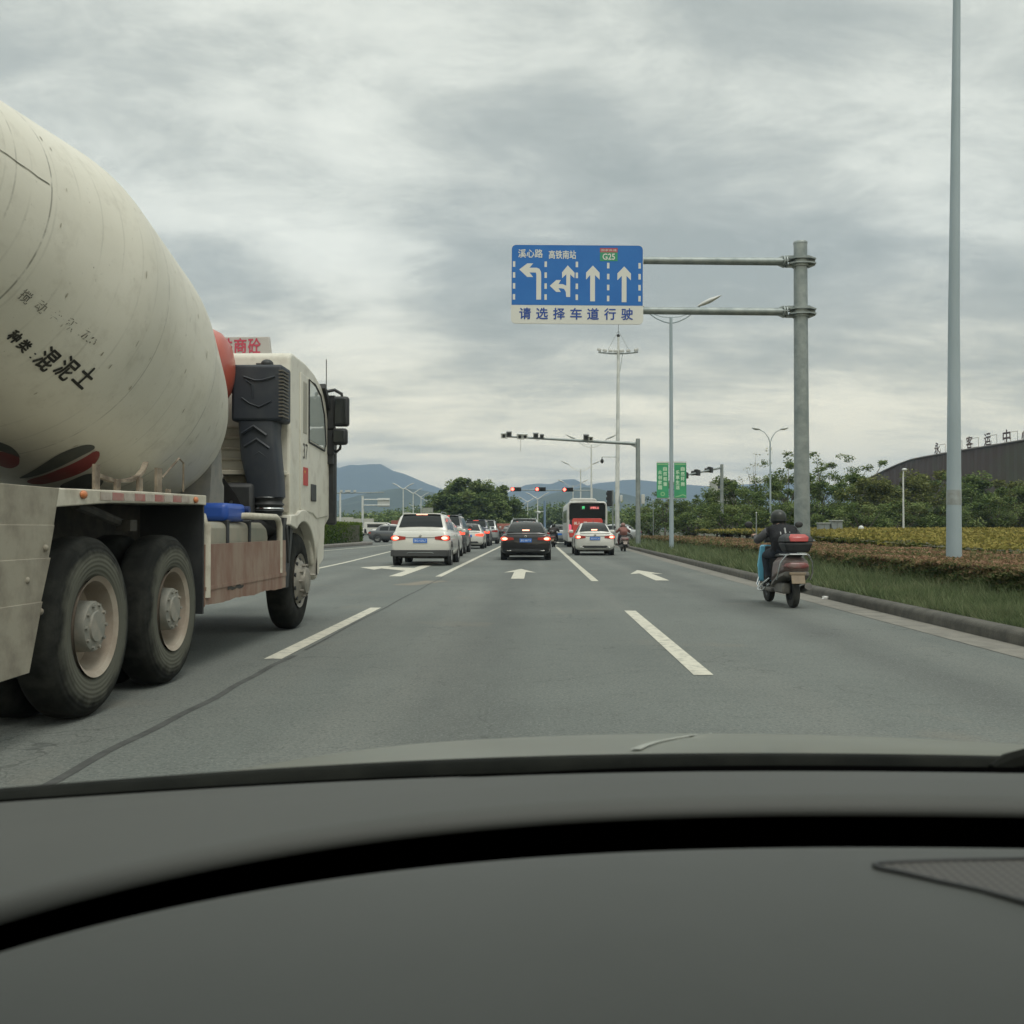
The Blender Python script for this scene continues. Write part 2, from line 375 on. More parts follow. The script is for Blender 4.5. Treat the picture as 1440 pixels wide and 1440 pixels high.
strip('tar_seam', pts[:40], .058, TAR, .0025); strip('tar_seam', pts[40:], .03, TAR, .0025)
strip('stop_line', [(-7.4, 80.3), (6.0, 80.3)], .4, PAINT)
for k in range(17): strip('crossing_bar', [(-7.0+k*.8, 82.5), (-7.0+k*.8, 87)], .4, PAINT2)
def arrow(cx, y0, y1, hl=2.1, hw=.43, sw=.155):
    poly('lane_arrow', [(cx-sw, y0), (cx+sw, y0), (cx+sw, y1-hl), (cx+hw, y1-hl-.35), (cx, y1), (cx-hw, y1-hl-.35), (cx-sw, y1-hl)], PAINT)
arrow(-.42, 23.3, 29.0); arrow(2.87, 22.6, 28.2)
cx = -3.45
poly('lane_arrow', [(cx-.16, 24.4), (cx+.16, 24.4), (cx+.16, 33.0), (cx+.45, 32.6), (cx, 35), (cx-.45, 32.6), (cx-.16, 33.0), (cx-.16, 29.6),
     (cx-1.05, 30.2), (cx-1.0, 31.4), (cx-1.85, 30.0), (cx-1.15, 28.3), (cx-1.08, 29.2), (cx-.16, 27.6)], PAINT)
strip('dirt_patch', [(-2.75, 20.6), (-2.2, 22.3)], .55, mat('spilled sand', (.20, .175, .135), .9, 0, (.13, .13, .115), 3), .0022)
# verge behind the kerb: soil that carries the grass and the beds
def bed_z(x, y):
    d = x - kx(y)
    return .13 + max(0, d-8)*.006
ysb = KY
b = MB(); offs = [.2, 1.0, 1.9, 4, 6.2, 10, 20, 34, 60]
V = [(kx(y)+o_, y, bed_z(kx(y)+o_, y)) for y in ysb for o_ in offs]; n = len(offs)
b.add(V, [(j*n+i, j*n+i+1, (j+1)*n+i+1, (j+1)*n+i) for j in range(len(ysb)-1) for i in range(n-1)])
o = b.build('verge', SOIL, smooth=60); o['kind'] = 'structure'

# ------------------------------------------------------------------ hills and haze
def hill(name, Y, prof, depth, m, seed, rough):
    """a range at distance Y: prof = [(px, py)] of its crest in the photograph"""
    rg = np.random.default_rng(seed); P = [at(px, py, Y) for px, py in prof]
    X = np.array([p.x for p in P]); Z = np.array([p.z for p in P])
    nx, ny = 170, 22
    xs_ = np.linspace(X[0], X[-1], nx); crest = np.interp(xs_, X, Z)
    ph = rg.uniform(0, 6.28, 12); sp = X[-1]-X[0]
    b = MB(); V = []
    for j in range(ny):
        f = j/(ny-1)          # 0 foot towards us, .75 crest, 1 behind
        h = (f/.75)**1.15 if f <= .75 else 1-(f-.75)*1.2
        for i, x in enumerate(xs_):
            r = sum(math.sin(x/sp*2*math.pi*(4+3*k)+ph[k]+f*(5+k))*.5**(k*.5) for k in range(6))
            r2 = rg.normal()*rough + (rough*.9*math.sin(i*1.3+ph[2])*math.sin(i*.37+ph[3])+rough*.7*math.sin(i*.61+ph[5]))
            V.append((x, Y - depth*(1-f/.75), max(0, crest[i]*h*(1+.06*r*(1-abs(f-.75))*(f < .7)))+r2*(.2 if .7 < f < .8 else 1) - .5))
    b.add(V, [(j*nx+i, j*nx+i+1, (j+1)*nx+i+1, (j+1)*nx+i) for j in range(ny-1) for i in range(nx-1)])
    o = b.build(name, m, smooth=80); o['kind'] = 'structure'; return o
WOODED = mat('wooded hillside', (.02, .035, .018), .95, 0, (.04, .06, .03), .02, .35, .65)
hill('far_mountains', 3200, [(-700, 640), (-200, 668), (120, 640), (330, 668), (440, 672), (468, 654), (480, 657), (490, 658), (500, 653), (512, 654), (522, 649.5), (529, 648.5), (536, 651), (548, 658), (562, 663), (575, 666), (592, 675), (610, 684), (660, 697), (700, 697),
     (730, 684), (742, 679), (750, 677), (760, 679), (772, 680), (784, 675), (790, 672.5), (796, 673), (801, 670), (808, 672), (815, 676), (828, 683), (842, 678), (870, 675), (900, 672), (940, 678), (1000, 683), (1100, 676), (1300, 690), (1700, 680), (2200, 700)], 900, WOODED, 3, 3.5)
hill('near_hills', 1500, [(-600, 700), (100, 705), (400, 706), (480, 703), (515, 692), (540, 688), (565, 684), (590, 687), (612, 692), (650, 706), (700, 714), (740, 708), (775, 693), (800, 687), (825, 683), (850, 688),
     (880, 693), (905, 700), (950, 706), (1100, 708), (1500, 712), (2100, 715)], 450, WOODED, 5, 1.2)
def haze():
    b = MB(); b.box((0, 1930, 129), (8200, 4140, 262)); 
    m = bpy.data.materials.new('haze'); m.use_nodes = True; t = m.node_tree
    t.nodes.remove(t.nodes['Principled BSDF']); p = t.nodes.new('ShaderNodeVolumePrincipled')
    p.inputs['Color'].default_value = (.50, .68, .95, 1); p.inputs['Density'].default_value = .00032; p.inputs['Anisotropy'].default_value = 0
    t.links.new(p.outputs[0], t.nodes['Material Output'].inputs['Volume'])
    o = b.build('haze', m, smooth=0); prop(o, kind='stuff'); return o
haze()

# ------------------------------------------------------------------ grass, hedges
LEAF_RED = leaf_mat('red tipped hedge leaves', [(.05, .078, .03), (.10, .13, .052), (.17, .15, .075), (.27, .165, .105), (.35, .235, .16)])
LEAF_YEL = leaf_mat('yellow green hedge leaves', [(.06, .078, .026), (.16, .155, .045), (.27, .235, .07), (.36, .295, .10)])
LEAF_GRN = leaf_mat('clipped green hedge leaves', [(.03, .06, .014), (.085, .14, .026), (.17, .22, .04)])
GRASS = leaf_mat('grass blades', [(.065, .085, .045), (.11, .150, .072), (.175, .205, .11), (.22, .225, .135)], .25)
CORE = mat('hedge stems', (.05, .052, .028), .95, 0, (.075, .07, .04), 8)
def dens(y0, y1, n, pw=1.6):     # more points close by
    f = RNG.random(n); return (y0**(1-pw) + f*(y1**(1-pw)-y0**(1-pw)))**(1/(1-pw))
def wob(x, y, s=1): return (np.sin(x*1.7*s+y*.9*s)+np.sin(x*.6*s-y*1.9*s+1)+np.sin(x*3.1*s+y*2.7*s+2))/3
kxv = lambda y: np.where(y < 22, 4.86, 4.86+(y-22)*.0155)
n = 110000; y = dens(5, 74, n, 1.9); x = kxv(y)+RNG.uniform(.2, 1.95, n); sca = np.clip(y/16, .6, 4)
me = blade_mesh('verge_grass', np.stack([x, y, np.full(n, .12)], 1), RNG.uniform(.07, .17, n)*(1+.75*wob(x, y, 2.6))*(1+np.clip((x-kxv(y)-.9)/1.0, 0, 1)*.7)*np.clip(sca, 1, 1.6), .007*sca, RNG.random(n)*.55+.45*(wob(x, y, 1.6)*.5+.5), .55)
o = link_mesh('verge_grass', me, GRASS); prop(o, kind='stuff')
def hedge_top(x, y): return .60 + .035*wob(x, y, 1.3) + .02*wob(x, y, 4)
# red hedge: a core and a coat of leaves, green at the foot, red young shoots on top
def ring_core(name, x0, x1, ys_, zt, parent):
    b = MB(); b.loft([[(kx(y)+x0+.1, y, .1), (kx(y)+x0+.12, y, zt-.14), (kx(y)+x0+.3, y, zt-.08), (kx(y)+x1, y, zt-.08), (kx(y)+x1, y, .1)] for y in ys_])
    return b.build(name, CORE, parent, smooth=50)
red = empty('red_hedge', (8, 20, .13), 'low clipped hedge with red young shoots on top, behind the grass verge', 'hedge')
ring_core('hedge_stems', 1.9, 6.3, [4, 8, 12, 16, 22, 30, 40, 52, 64, 75], .6, red)
n = 120000; y = dens(4.2, 75, n, 1.75); x = kxv(y)+1.9+RNG.random(n)**1.35*4.4; zt = hedge_top(x, y)
z = zt - np.abs(RNG.normal(size=n))*.035; sca = np.clip(y/15, .7, 3.2)
t1 = np.clip(.62+.28*wob(x, y, .9)+RNG.normal(size=n)*.16, .1, 1)
n2 = 85000; y2 = dens(4.2, 75, n2, 1.8); z2 = .12+RNG.random(n2)**.8*.50; x2 = kxv(y2)+1.9+.06*wob(z2*6, y2, 2)+np.abs(RNG.normal(size=n2))*.07-np.clip(.12*wob(y2, y2*.3, 1.1), 0, .1)
t2 = np.clip(.14+.42*((z2-.12)/.5)**2+RNG.normal(size=n2)*.16+.12*wob(y2, z2*9, 1.5), 0, 1); s2 = np.clip(y2/15, .7, 3.2)
C = np.concatenate([np.stack([x, y, z], 1), np.stack([x2, y2, z2], 1)])
me = leaf_mesh('foliage', C-np.array([8, 20, .13]), np.concatenate([RNG.uniform(.025, .045, n)*sca, RNG.uniform(.028, .052, n2)*s2]), np.concatenate([t1, t2]), .3)
link_mesh('foliage', me, LEAF_RED, red)
yel = empty('yellow_hedge', (18, 30, .13), 'broad bed of yellow green clipped shrubs behind the red tipped hedge', 'hedge')
b = MB()
def yz(x, y): return np.minimum(1.14, .70 + np.clip((x-kxv(np.asarray(y, float))-6.3)/20, 0, 1)*.40 + np.clip((np.asarray(y, float)-24)/28, 0, 1)*.36)
yr = [8, 16, 26, 38, 52, 66, 78]
V = [(kx(q)+d, q, float(yz(kx(q)+d, q))-.1) for q in yr for d in (6.35, 10, 15, 22, 34)] ; nn = 5
b.add(V, [(j*nn+i, j*nn+i+1, (j+1)*nn+i+1, (j+1)*nn+i) for j in range(len(yr)-1) for i in range(nn-1)])
b.loft([[(kx(q)+6.35, q, .1), (kx(q)+6.35, q, .59), (kx(q)+6.45, q, .59), (kx(q)+6.45, q, .1)] for q in yr])
b.build('hedge_stems', CORE, yel, smooth=50)
n = 130000; y = dens(8, 78, n, 1.35); x = kxv(y)+6.3+RNG.random(n)**1.3*27; z = yz(x, y)+.05*wob(x, y, 1.1)+.03*wob(x, y, 3)-np.abs(RNG.normal(size=n))*.05
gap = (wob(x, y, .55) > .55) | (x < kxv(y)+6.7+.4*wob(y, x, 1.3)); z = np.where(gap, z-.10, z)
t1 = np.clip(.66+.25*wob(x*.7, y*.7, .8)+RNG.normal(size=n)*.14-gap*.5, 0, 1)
me = leaf_mesh('foliage', np.stack([x, y, z], 1)-np.array([18, 30, .13]), RNG.uniform(.03, .055, n)*np.clip(y/16, .8, 3.0), t1, .35)
link_mesh('foliage', me, LEAF_YEL, yel)
# the median on the left with its clipped hedge
MK = mat('median kerb stone', (.15, .14, .125), .85, 0, (.20, .19, .17), 4)
mp = [(-12.6, 30), (-12.5, 59), (-12.1, 66), (-11.75, 71), (-12.0, 73.2), (-12.9, 74.2), (-14.2, 74.6), (-18, 74.6), (-18, 30)]
b = MB(); b.prism(mp, -.02, .2, 'z'); o = b.build('median_island', MK, bevel=.05); o['kind'] = 'structure'
mh = empty('median_hedge', (-14, 60, .2), 'tall clipped bright green hedge on the median beside the mixer truck cab', 'hedge')
b = MB(); b.prism([(-13.1, 46), (-13.0, 62), (-12.7, 71.6), (-13.2, 72.6), (-14.5, 73), (-16, 72.8), (-16, 46)], .18, 1.42, 'z'); b.build('hedge_stems', CORE, mh)
n = 26000; y = RNG.uniform(46, 73, n); fx = RNG.random(n)
x = np.where(fx < .55, -12.95+.0*y+(y-62)*.022+np.abs(RNG.normal(size=n))*-.08, RNG.uniform(-16, -12.9, n))
z = np.where(fx < .55, RNG.uniform(.2, 1.55, n), 1.5+RNG.normal(size=n)*.05)
k = RNG.random(n) < .18; y = np.where(k, 72.9-np.abs(RNG.normal(size=n))*.1, y); x = np.where(k, RNG.uniform(-15.8, -12.8, n), x); z = np.where(k, RNG.uniform(.2, 1.55, n), z)
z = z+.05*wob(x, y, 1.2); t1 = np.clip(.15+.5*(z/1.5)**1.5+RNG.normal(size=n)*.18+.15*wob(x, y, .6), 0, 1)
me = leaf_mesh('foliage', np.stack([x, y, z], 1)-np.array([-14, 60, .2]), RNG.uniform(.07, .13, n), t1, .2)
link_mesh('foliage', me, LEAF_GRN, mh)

# ------------------------------------------------------------------ trees
LEAF_T = [leaf_mat('tree leaves dark', [(.05, .078, .03), (.11, .16, .056), (.175, .225, .08), (.24, .285, .12)]),
          leaf_mat('tree leaves mid', [(.052, .082, .03), (.115, .165, .058), (.18, .23, .09), (.25, .29, .125)]),
          leaf_mat('tree leaves olive', [(.055, .07, .026), (.12, .142, .05), (.19, .205, .075), (.26, .265, .115)])]
def tree_mesh(h, rx, base, nleaf, lsz, ncl, spread, seed, wild=.25, trunk_r=.11, lean=0, dome=False):
    rg = np.random.default_rng(seed); b = MB()
    ctr = np.array([lean, 0, (h+base)/2]); rz_ = (h-base)/2
    cl = []
    while len(cl) < ncl:
        p = rg.uniform(-1, 1, 3); q = np.linalg.norm(p)
        if dome:
            if .72 < q < 1: cl.append(np.array([p[0]*rx, p[1]*rx, base+abs(p[2])*(h-base)])*(1+rg.normal()*.025))
            continue
        if .25 < q < 1: cl.append(ctr + p*np.array([rx, rx, rz_])*(1+rg.normal()*wild*.5))
    cl = np.array(cl); cl[:, 2] = np.clip(cl[:, 2], base*.8, None)
    fork = Vector((lean*.4, 0, base*.9))
    b.tube([(0, 0, -.1), (lean*.15, 0, base*.4), fork], [trunk_r*1.25, trunk_r, trunk_r*.8], 7)
    for c in cl[rg.choice(ncl, min(ncl, 16), replace=False)]:
        e_ = Vector(c); m_ = fork.lerp(e_, .5) + Vector((rg.normal()*.15, rg.normal()*.15, .12*h*.3))
        b.tube([fork, m_, e_], [trunk_r*.5, trunk_r*.28, trunk_r*.1], 5)
    wts = rg.uniform(.4, 1.3, ncl); wts /= wts.sum()
    who = rg.choice(ncl, nleaf, p=wts); off = rg.normal(size=(nleaf, 3)); off /= np.linalg.norm(off, axis=1)[:, None]
    off *= (rg.random(nleaf)**.5)[:, None]*np.array([1, 1, .62])*spread*rg.uniform(.7, 1.3, ncl)[who][:, None]
    C = cl[who]+off
    tint = np.clip(.45+.30*rg.normal(size=ncl)[who]*.6+.22*rg.normal(size=nleaf), 0, 1)
    S = rg.uniform(.6, 1.3, nleaf)*lsz
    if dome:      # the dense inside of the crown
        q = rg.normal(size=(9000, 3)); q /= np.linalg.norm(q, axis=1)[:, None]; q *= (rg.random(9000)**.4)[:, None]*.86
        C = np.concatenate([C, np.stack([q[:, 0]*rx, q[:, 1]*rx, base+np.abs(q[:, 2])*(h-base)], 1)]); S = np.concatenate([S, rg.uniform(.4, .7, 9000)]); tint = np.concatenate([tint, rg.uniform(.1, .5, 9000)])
    return b, C, S, tint
def tree(name, loc, label, group, variant, mi=1, s=1, rz=0, cat='tree'):
    o = empty(name, loc, label, cat, group, rz)
    o.scale = (s, s, s)
    tm, lm = VAR[variant]
    t_ = bpy.data.objects.new('trunk', tm); col.objects.link(t_); t_.parent = o
    l_ = bpy.data.objects.new('crown', lm[mi]); col.objects.link(l_); l_.parent = o
    return o
VAR = {}
def variant(key, *a, **k):
    b, C, S, T = tree_mesh(*a, **k)
    tm = bpy.data.meshes.new('trunk'); tm.from_pydata([tuple(p) for p in b.v], [], b.f); tm.polygons.foreach_set('use_smooth', [True]*len(tm.polygons)); tm.materials.append(M['bark'])
    ms = []
    base = leaf_mesh('crown', C, S, T, .9)
    for i in range(3):
        q = base if i == 0 else base.copy(); q.materials.clear() if i else None; q.materials.append(LEAF_T[i]); ms.append(q)
    VAR[key] = (tm, ms)
variant('round1', 6.0, 2.6, 1.3, 6500, .13, 30, .80, 1)
variant('round2', 5.2, 2.9, 1.1, 6500, .13, 30, .85, 2)
variant('airy1', 6.8, 2.4, 1.6, 3000, .11, 30, .50, 3, wild=.5)
variant('airy2', 6.2, 2.9, 1.7, 3200, .11, 34, .48, 4, wild=.6)
variant('bush', 3.2, 1.9, .2, 3400, .11, 20, .7, 5)
variant('twig', 7.4, 1.5, 2.2, 480, .08, 30, .40, 6, wild=.5, trunk_r=.08)
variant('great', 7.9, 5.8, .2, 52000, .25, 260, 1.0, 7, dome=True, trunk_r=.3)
GR = 'trees behind the yellow hedge'
def put(px, ptop, Y, var, mi, label, hv, rz=None, z0=.2, name='roadside_tree', group=GR):
    top = at(px, ptop, Y); return tree(name, (top.x, Y, z0), label, group, var, mi, (top.z-z0)/hv, random.uniform(0, 6.28) if rz is None else rz)
HV = dict(round1=6.3, round2=5.5, airy1=7.0, airy2=6.5, bush=3.3, twig=7.6, great=8.6)
rows = [
 (935, 672, 92, 'airy1', 0, 'dark slender tree just left of the green banners'),
 (962, 700, 88, 'round2', 0, 'dark low tree between the lamp post with banners and the signal mast'),
 (990, 690, 96, 'airy2', 1, 'thin light tree under the far signal mast arm'),
 (1008, 684, 82, 'round2', 0, 'dark leafy tree at the foot of the far signal mast'),
 (1040, 662, 80, 'round1', 0, 'tall dark leafy tree right of the far signal mast'),
 (1062, 628, 90, 'twig', 2, 'almost bare tree with twigs showing against the sky'),
 (1072, 668, 74, 'round1', 1, 'leafy tree straight behind the near scooter rider'),
 (1105, 640, 78, 'airy2', 0, 'spreading tree left of the thick sign pole'),
 (1128, 644, 86, 'airy1', 1, 'airy tree standing behind the thick sign pole'),
 (1150, 640, 80, 'airy2', 0, 'spreading airy tree right of the thick sign pole, above the grey cabinets'),
 (1180, 655, 76, 'round1', 0, 'dense tree directly behind the grey cabinets'),
 (1206, 634, 88, 'airy1', 1, 'tall sparse tree reaching towards the sloping brown roof'),
 (1225, 668, 72, 'round2', 2, 'olive tree in front of the low end of the brown roof'),
 (1252, 664, 74, 'round1', 2, 'rounded tree left of the small white lamp post'),
 (1292, 660, 76, 'round2', 2, 'full olive tree right of the small white lamp post'),
 (1322, 666, 80, 'round1', 1, 'green tree just left of the big pale lamp pole'),
 (1368, 662, 74, 'round2', 1, 'green tree just right of the big pale lamp pole'),
 (1400, 676, 70, 'round1', 1, 'green tree under the letters of the brown roof'),
 (1432, 672, 76, 'round2', 2, 'olive tree cut by the right edge of the view'),
 (1475, 668, 76, 'round1', 1, None), (1515, 664, 78, 'round2', 1, None), (1560, 668, 72, 'round1', 0, None),
]
for px, pt, Y, v_, mi, lb in rows:
    if lb: put(px, pt, Y, v_, mi, lb, HV[v_])
k = 0
for px, Y in [(1025, 70), (1050, 84), (1095, 70), (1120, 72), (1165, 70), (1198, 74), (1238, 82), (1270, 70), (1305, 86), (1345, 70), (1385, 82), (1420, 84), (975, 80), (915, 96), (1140, 90), (1213, 66)]:
    put(px, 700+random.uniform(-6, 8), Y, 'bush', k % 2, 'low dark green bush filling the row of trees behind the yellow hedge', 3.4, group='bushes between the roadside trees', name='roadside_bush'); k += 1
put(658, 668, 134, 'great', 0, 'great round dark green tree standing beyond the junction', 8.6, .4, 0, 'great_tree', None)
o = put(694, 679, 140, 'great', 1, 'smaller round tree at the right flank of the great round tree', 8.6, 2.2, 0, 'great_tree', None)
o = put(622, 690, 150, 'round1', 0, 'small tree at the left foot of the great round tree', 6.3, 1.2, 0, 'great_tree', None)
def treeline(name, x0, x1, Y, hfun, n, lsz, mi, depth=8, seed=0):
    rg = np.random.default_rng(seed); cx_ = rg.uniform(x0, x1, n//110); h_ = np.array([hfun(q) for q in cx_])*rg.uniform(.75, 1.05, len(cx_)); r_ = rg.uniform(2.0, 4.0, len(cx_))*max(1, lsz/.3)
    cy = Y+rg.uniform(0, depth, len(cx_)); who = rg.integers(0, len(cx_), n); d = rg.normal(size=(n, 3)); d /= np.linalg.norm(d, axis=1)[:, None]
    rr = (rg.random(n)**.4)[:, None]; zc_ = h_*.55
    C = np.stack([cx_[who], cy[who], zc_[who]], 1)+d*rr*np.stack([r_[who], r_[who], h_[who]*.47], 1)
    tint = np.clip(.4+.2*rg.normal(size=len(cx_))[who]+.2*rg.normal(size=n), 0, 1)
    o = link_mesh(name, leaf_mesh(name, C, rg.uniform(.6, 1.3, n)*lsz, tint, .9), LEAF_T[mi]); return prop(o, kind='stuff')
treeline('distant_woods', -70, -18, 190, lambda x: 4.6, 16000, .38, 0, 12, 1)
treeline('distant_woods', -40, 26, 240, lambda x: 7.0+1.0*math.sin(x*.2), 26000, .42, 1, 20, 2)
treeline('distant_woods', 8, 60, 120, lambda x: 4.4, 15000, .26, 0, 10, 3)
treeline('distant_woods', -160, -60, 260, lambda x: 9, 9000, .6, 0, 20, 4)
treeline('distant_woods', 50, 150, 110, lambda x: 5.2, 16000, .3, 0, 10, 5)
# ------------------------------------------------------------------ concrete mixer truck
TX = -4.0; SX = -2.75                                     # centre line and right flank
CREAM = mat('dusty cream truck paint', (.49, .465, .385), .55, 0, (.27, .235, .18), 6, .48, .76, .85, detail=10, bump=.03, bscale=20)
CAB = mat('dusty white cab paint', (.58, .565, .49), .45, 0, (.34, .31, .25), 4, .5, .78, .8, detail=10, coat=.15)
RUST = mat('rusty skirt board', (.18, .10, .072), .85, 0, (.25, .19, .145), 4, .38, .62, .9, bump=.15, bscale=12, stretch=(1, 1, .4))
PANEL = mat('dusty grey beige steel', (.275, .255, .20), .75, 0, (.15, .13, .10), 5, .42, .74, detail=10, bump=.06, bscale=25)
NAVY = mat('dark navy intake plastic', (.020, .026, .036), .55, 0, (.055, .06, .062), 2.5, .5, .8, .8)
DUSTR = mat('dusty tyre wall', (.055, .058, .048), .95, 0, (.11, .108, .085), 5, .35, .7, spec=.1)
TREAD = mat('truck tyre tread', (.010, .011, .010), .9, 0, (.026, .027, .024), 6, spec=.15)
def tyre_mat():
    m = mat('dusty truck tyre', (.011, .012, .011), .92, 0, (.03, .031, .027), 6, spec=.15); t = m.node_tree; b = t.nodes['Principled BSDF']
    tcn = t.nodes.new('ShaderNodeTexCoord'); sp_ = t.nodes.new('ShaderNodeSeparateXYZ'); t.links.new(tcn.outputs['Object'], sp_.inputs[0])
    cb = t.nodes.new('ShaderNodeCombineXYZ'); t.links.new(sp_.outputs[1], cb.inputs[0]); t.links.new(sp_.outputs[2], cb.inputs[1])
    ln = t.nodes.new('ShaderNodeVectorMath'); ln.operation = 'LENGTH'; t.links.new(cb.outputs[0], ln.inputs[0])
    n = t.nodes.new('ShaderNodeTexNoise'); n.inputs['Scale'].default_value = 7; n.inputs['Detail'].default_value = 6; t.links.new(tcn.outputs['Object'], n.inputs['Vector'])
    ad = t.nodes.new('ShaderNodeMath'); ad.operation = 'MULTIPLY_ADD'; t.links.new(n.outputs['Fac'], ad.inputs[0]); ad.inputs[1].default_value = .16; t.links.new(ln.outputs['Value'], ad.inputs[2])
    r = t.nodes.new('ShaderNodeMapRange'); r.inputs['From Min'].default_value = .575; r.inputs['From Max'].default_value = .50; t.links.new(ad.outputs[0], r.inputs['Value'])
    # moulded rings on the wall
    w_ = t.nodes.new('ShaderNodeTexWave'); w_.wave_type = 'RINGS'; w_.rings_direction = 'X'; w_.inputs['Scale'].default_value = 11; t.links.new(tcn.outputs['Object'], w_.inputs['Vector'])
    bp = t.nodes.new('ShaderNodeBump'); bp.inputs['Strength'].default_value = .25; bp.inputs['Distance'].default_value = .01; t.links.new(w_.outputs['Fac'], bp.inputs['Height']); t.links.new(bp.outputs[0], b.inputs['Normal'])
    x = t.nodes.new('ShaderNodeMix'); x.data_type = 'RGBA'; t.links.new(r.outputs[0], x.inputs[0]); t.links.new(t.nodes[m['_mix']].outputs[2], x.inputs[6]); x.inputs[7].default_value = (.095, .096, .078, 1)
    t.links.new(x.outputs[2], b.inputs['Base Color']); return m
TYRE = tyre_mat()
RIMD = mat('dusty wheel dish', (.25, .205, .16), .75, 0, (.33, .29, .235), 5, .4, .65)
HUB = mat('dusty hub', (.19, .19, .165), .7, .1, (.27, .25, .21), 8)
BAY_SHADE = mat('painted engine bay shade', (.006, .006, .006), .9)
UNDER = mat('grimy chassis', (.02, .02, .018), .85, 0, (.05, .045, .035), 5)
truck = empty('concrete_mixer_truck', (TX, 9, 0), 'cream concrete mixer truck with big tilted drum and white cab', 'truck')
# drum -----------------------------------------------------------
DT, DZ, DY = .243, 2.259, 9.999
DAX = Vector((0, -math.cos(DT), math.sin(DT))); DUP = Vector((0, math.sin(DT), math.cos(DT))); DO = Vector((TX, DY, DZ))
_s = np.linspace(0, 5.2, 60); _r = np.interp(_s, [0, .335, 1.487, 2.952, 5.2], [.881, .991, 1.216, 1.216, .585])
_rp = np.convolve(np.pad(_r, 2, mode='edge'), np.array([1, 2, 3, 2, 1])/9, 'valid'); _rp[0] = _r[0]
def drum_r(s): return float(np.interp(s, _s, _rp))
def drum_pt(s, a, lift=.0):
    r = drum_r(s)+lift
    return DO + DAX*s + Vector((1, 0, 0))*(r*math.cos(a)) + DUP*(r*math.sin(a))
def drum_mat():
    m = bpy.data.materials.new('drum paint'); m.use_nodes = True; t = m.node_tree; b = t.nodes['Principled BSDF']; lk = t.links.new
    tcn = t.nodes.new('ShaderNodeTexCoord'); mp = t.nodes.new('ShaderNodeMapping')
    mp.inputs['Location'].default_value = (0, 0, 0); lk(tcn.outputs['Object'], mp.inputs[0])
    dot = t.nodes.new('ShaderNodeVectorMath'); dot.operation = 'DOT_PRODUCT'; lk(tcn.outputs['Object'], dot.inputs[0]); dot.inputs[1].default_value = DAX
    s0 = (DO-Vector((TX, 9, 0))).dot(DAX)
    def mth(op, a, c=None):
        n = t.nodes.new('ShaderNodeMath'); n.operation = op
        for i, q in enumerate((a, c)):
            if q is None: continue
            if isinstance(q, (int, float)): n.inputs[i].default_value = q
            else: lk(q, n.inputs[i])
        return n.outputs[0]
    S = mth('SUBTRACT', dot.outputs['Value'], s0)
    def noise(sc_, d, ro=.6, vec=None):
        n = t.nodes.new('ShaderNodeTexNoise'); n.inputs['Scale'].default_value = sc_; n.inputs['Detail'].default_value = d; n.inputs['Roughness'].default_value = ro
        lk(vec or tcn.outputs['Object'], n.inputs['Vector']); return n.outputs['Fac']
    def mixc(f, a, c):
        x = t.nodes.new('ShaderNodeMix'); x.data_type = 'RGBA'; lk(f, x.inputs[0])
        if isinstance(a, tuple): x.inputs[6].default_value = (*a, 1)
        else: lk(a, x.inputs[6])
        x.inputs[7].default_value = (*c, 1); return x.outputs[2]
    def rng_(f, a, c, d=1):
        r = t.nodes.new('ShaderNodeMapRange'); r.inputs['From Min'].default_value = a; r.inputs['From Max'].default_value = c; r.inputs['To Max'].default_value = d; lk(f, r.inputs['Value']); return r.outputs[0]
    c = mixc(rng_(noise(.8, 5), .38, .7, .85), (.64, .62, .535), (.55, .53, .445))
    c = mixc(rng_(noise(5, 6, .7), .52, .8, .45), c, (.33, .30, .235))
    c = mixc(rng_(noise(26, 3, .7), .66, .74, .3), c, (.13, .115, .09))
    wob_ = mth('MULTIPLY', mth('SUBTRACT', noise(3, 2), .5), .02)
    # faint plate seams every so often plus fine rolled lines
    S2 = mth('ADD', S, wob_)
    fr = mth('ABSOLUTE', mth('SUBTRACT', mth('FRACT', mth('DIVIDE', S2, .21)), .5))
    c = mixc(mth('MULTIPLY', rng_(fr, .045, .02, .18), rng_(noise(2.2, 3), .40, .60)), c, (.17, .16, .125))
    for s_, k_ in ((3.93, .65), (4.22, .35), (2.6, .4), (1.38, .55), (.36, .35)):
        d = mth('ABSOLUTE', mth('SUBTRACT', mth('ADD', S, mth('MULTIPLY', wob_, .35)), s_))
        c = mixc(mth('MULTIPLY', rng_(d, .009, .003, k_), rng_(noise(9, 3), .35, .55)), c, (.09, .085, .065))
    lk(c, b.inputs['Base Color']); b.inputs['Roughness'].default_value = .5; b.inputs['Coat Weight'].default_value = .08
    bp = t.nodes.new('ShaderNodeBump'); bp.inputs['Strength'].default_value = .10; bp.inputs['Distance'].default_value = .03; lk(noise(3.5, 4), bp.inputs['Height']); lk(bp.outputs[0], b.inputs['Normal'])
    return m
b = MB(); b.lathe([(.02, -.22), (.35, -.18), (.62, -.10), (.80, -.03)] + [(drum_r(s), s) for s in np.linspace(.0, 5.2, 66)] + [(.5, 5.3), (.02, 5.3)], DO, DAX, 96)
drum = b.build('mixing_drum', drum_mat(), truck, smooth=50)
INK = mat('black stencil paint', (.022, .022, .018), .7, 0, (.09, .085, .065), 14, .5, .75, .8)
def on_drum(s0, a0, rot=0):
    r = drum_r(s0); c_, n_ = math.cos(rot), math.sin(rot)
    return lambda x, y: drum_pt(s0-(x*c_-y*n_), a0+(x*n_+y*c_)/r, .004)
b = MB()
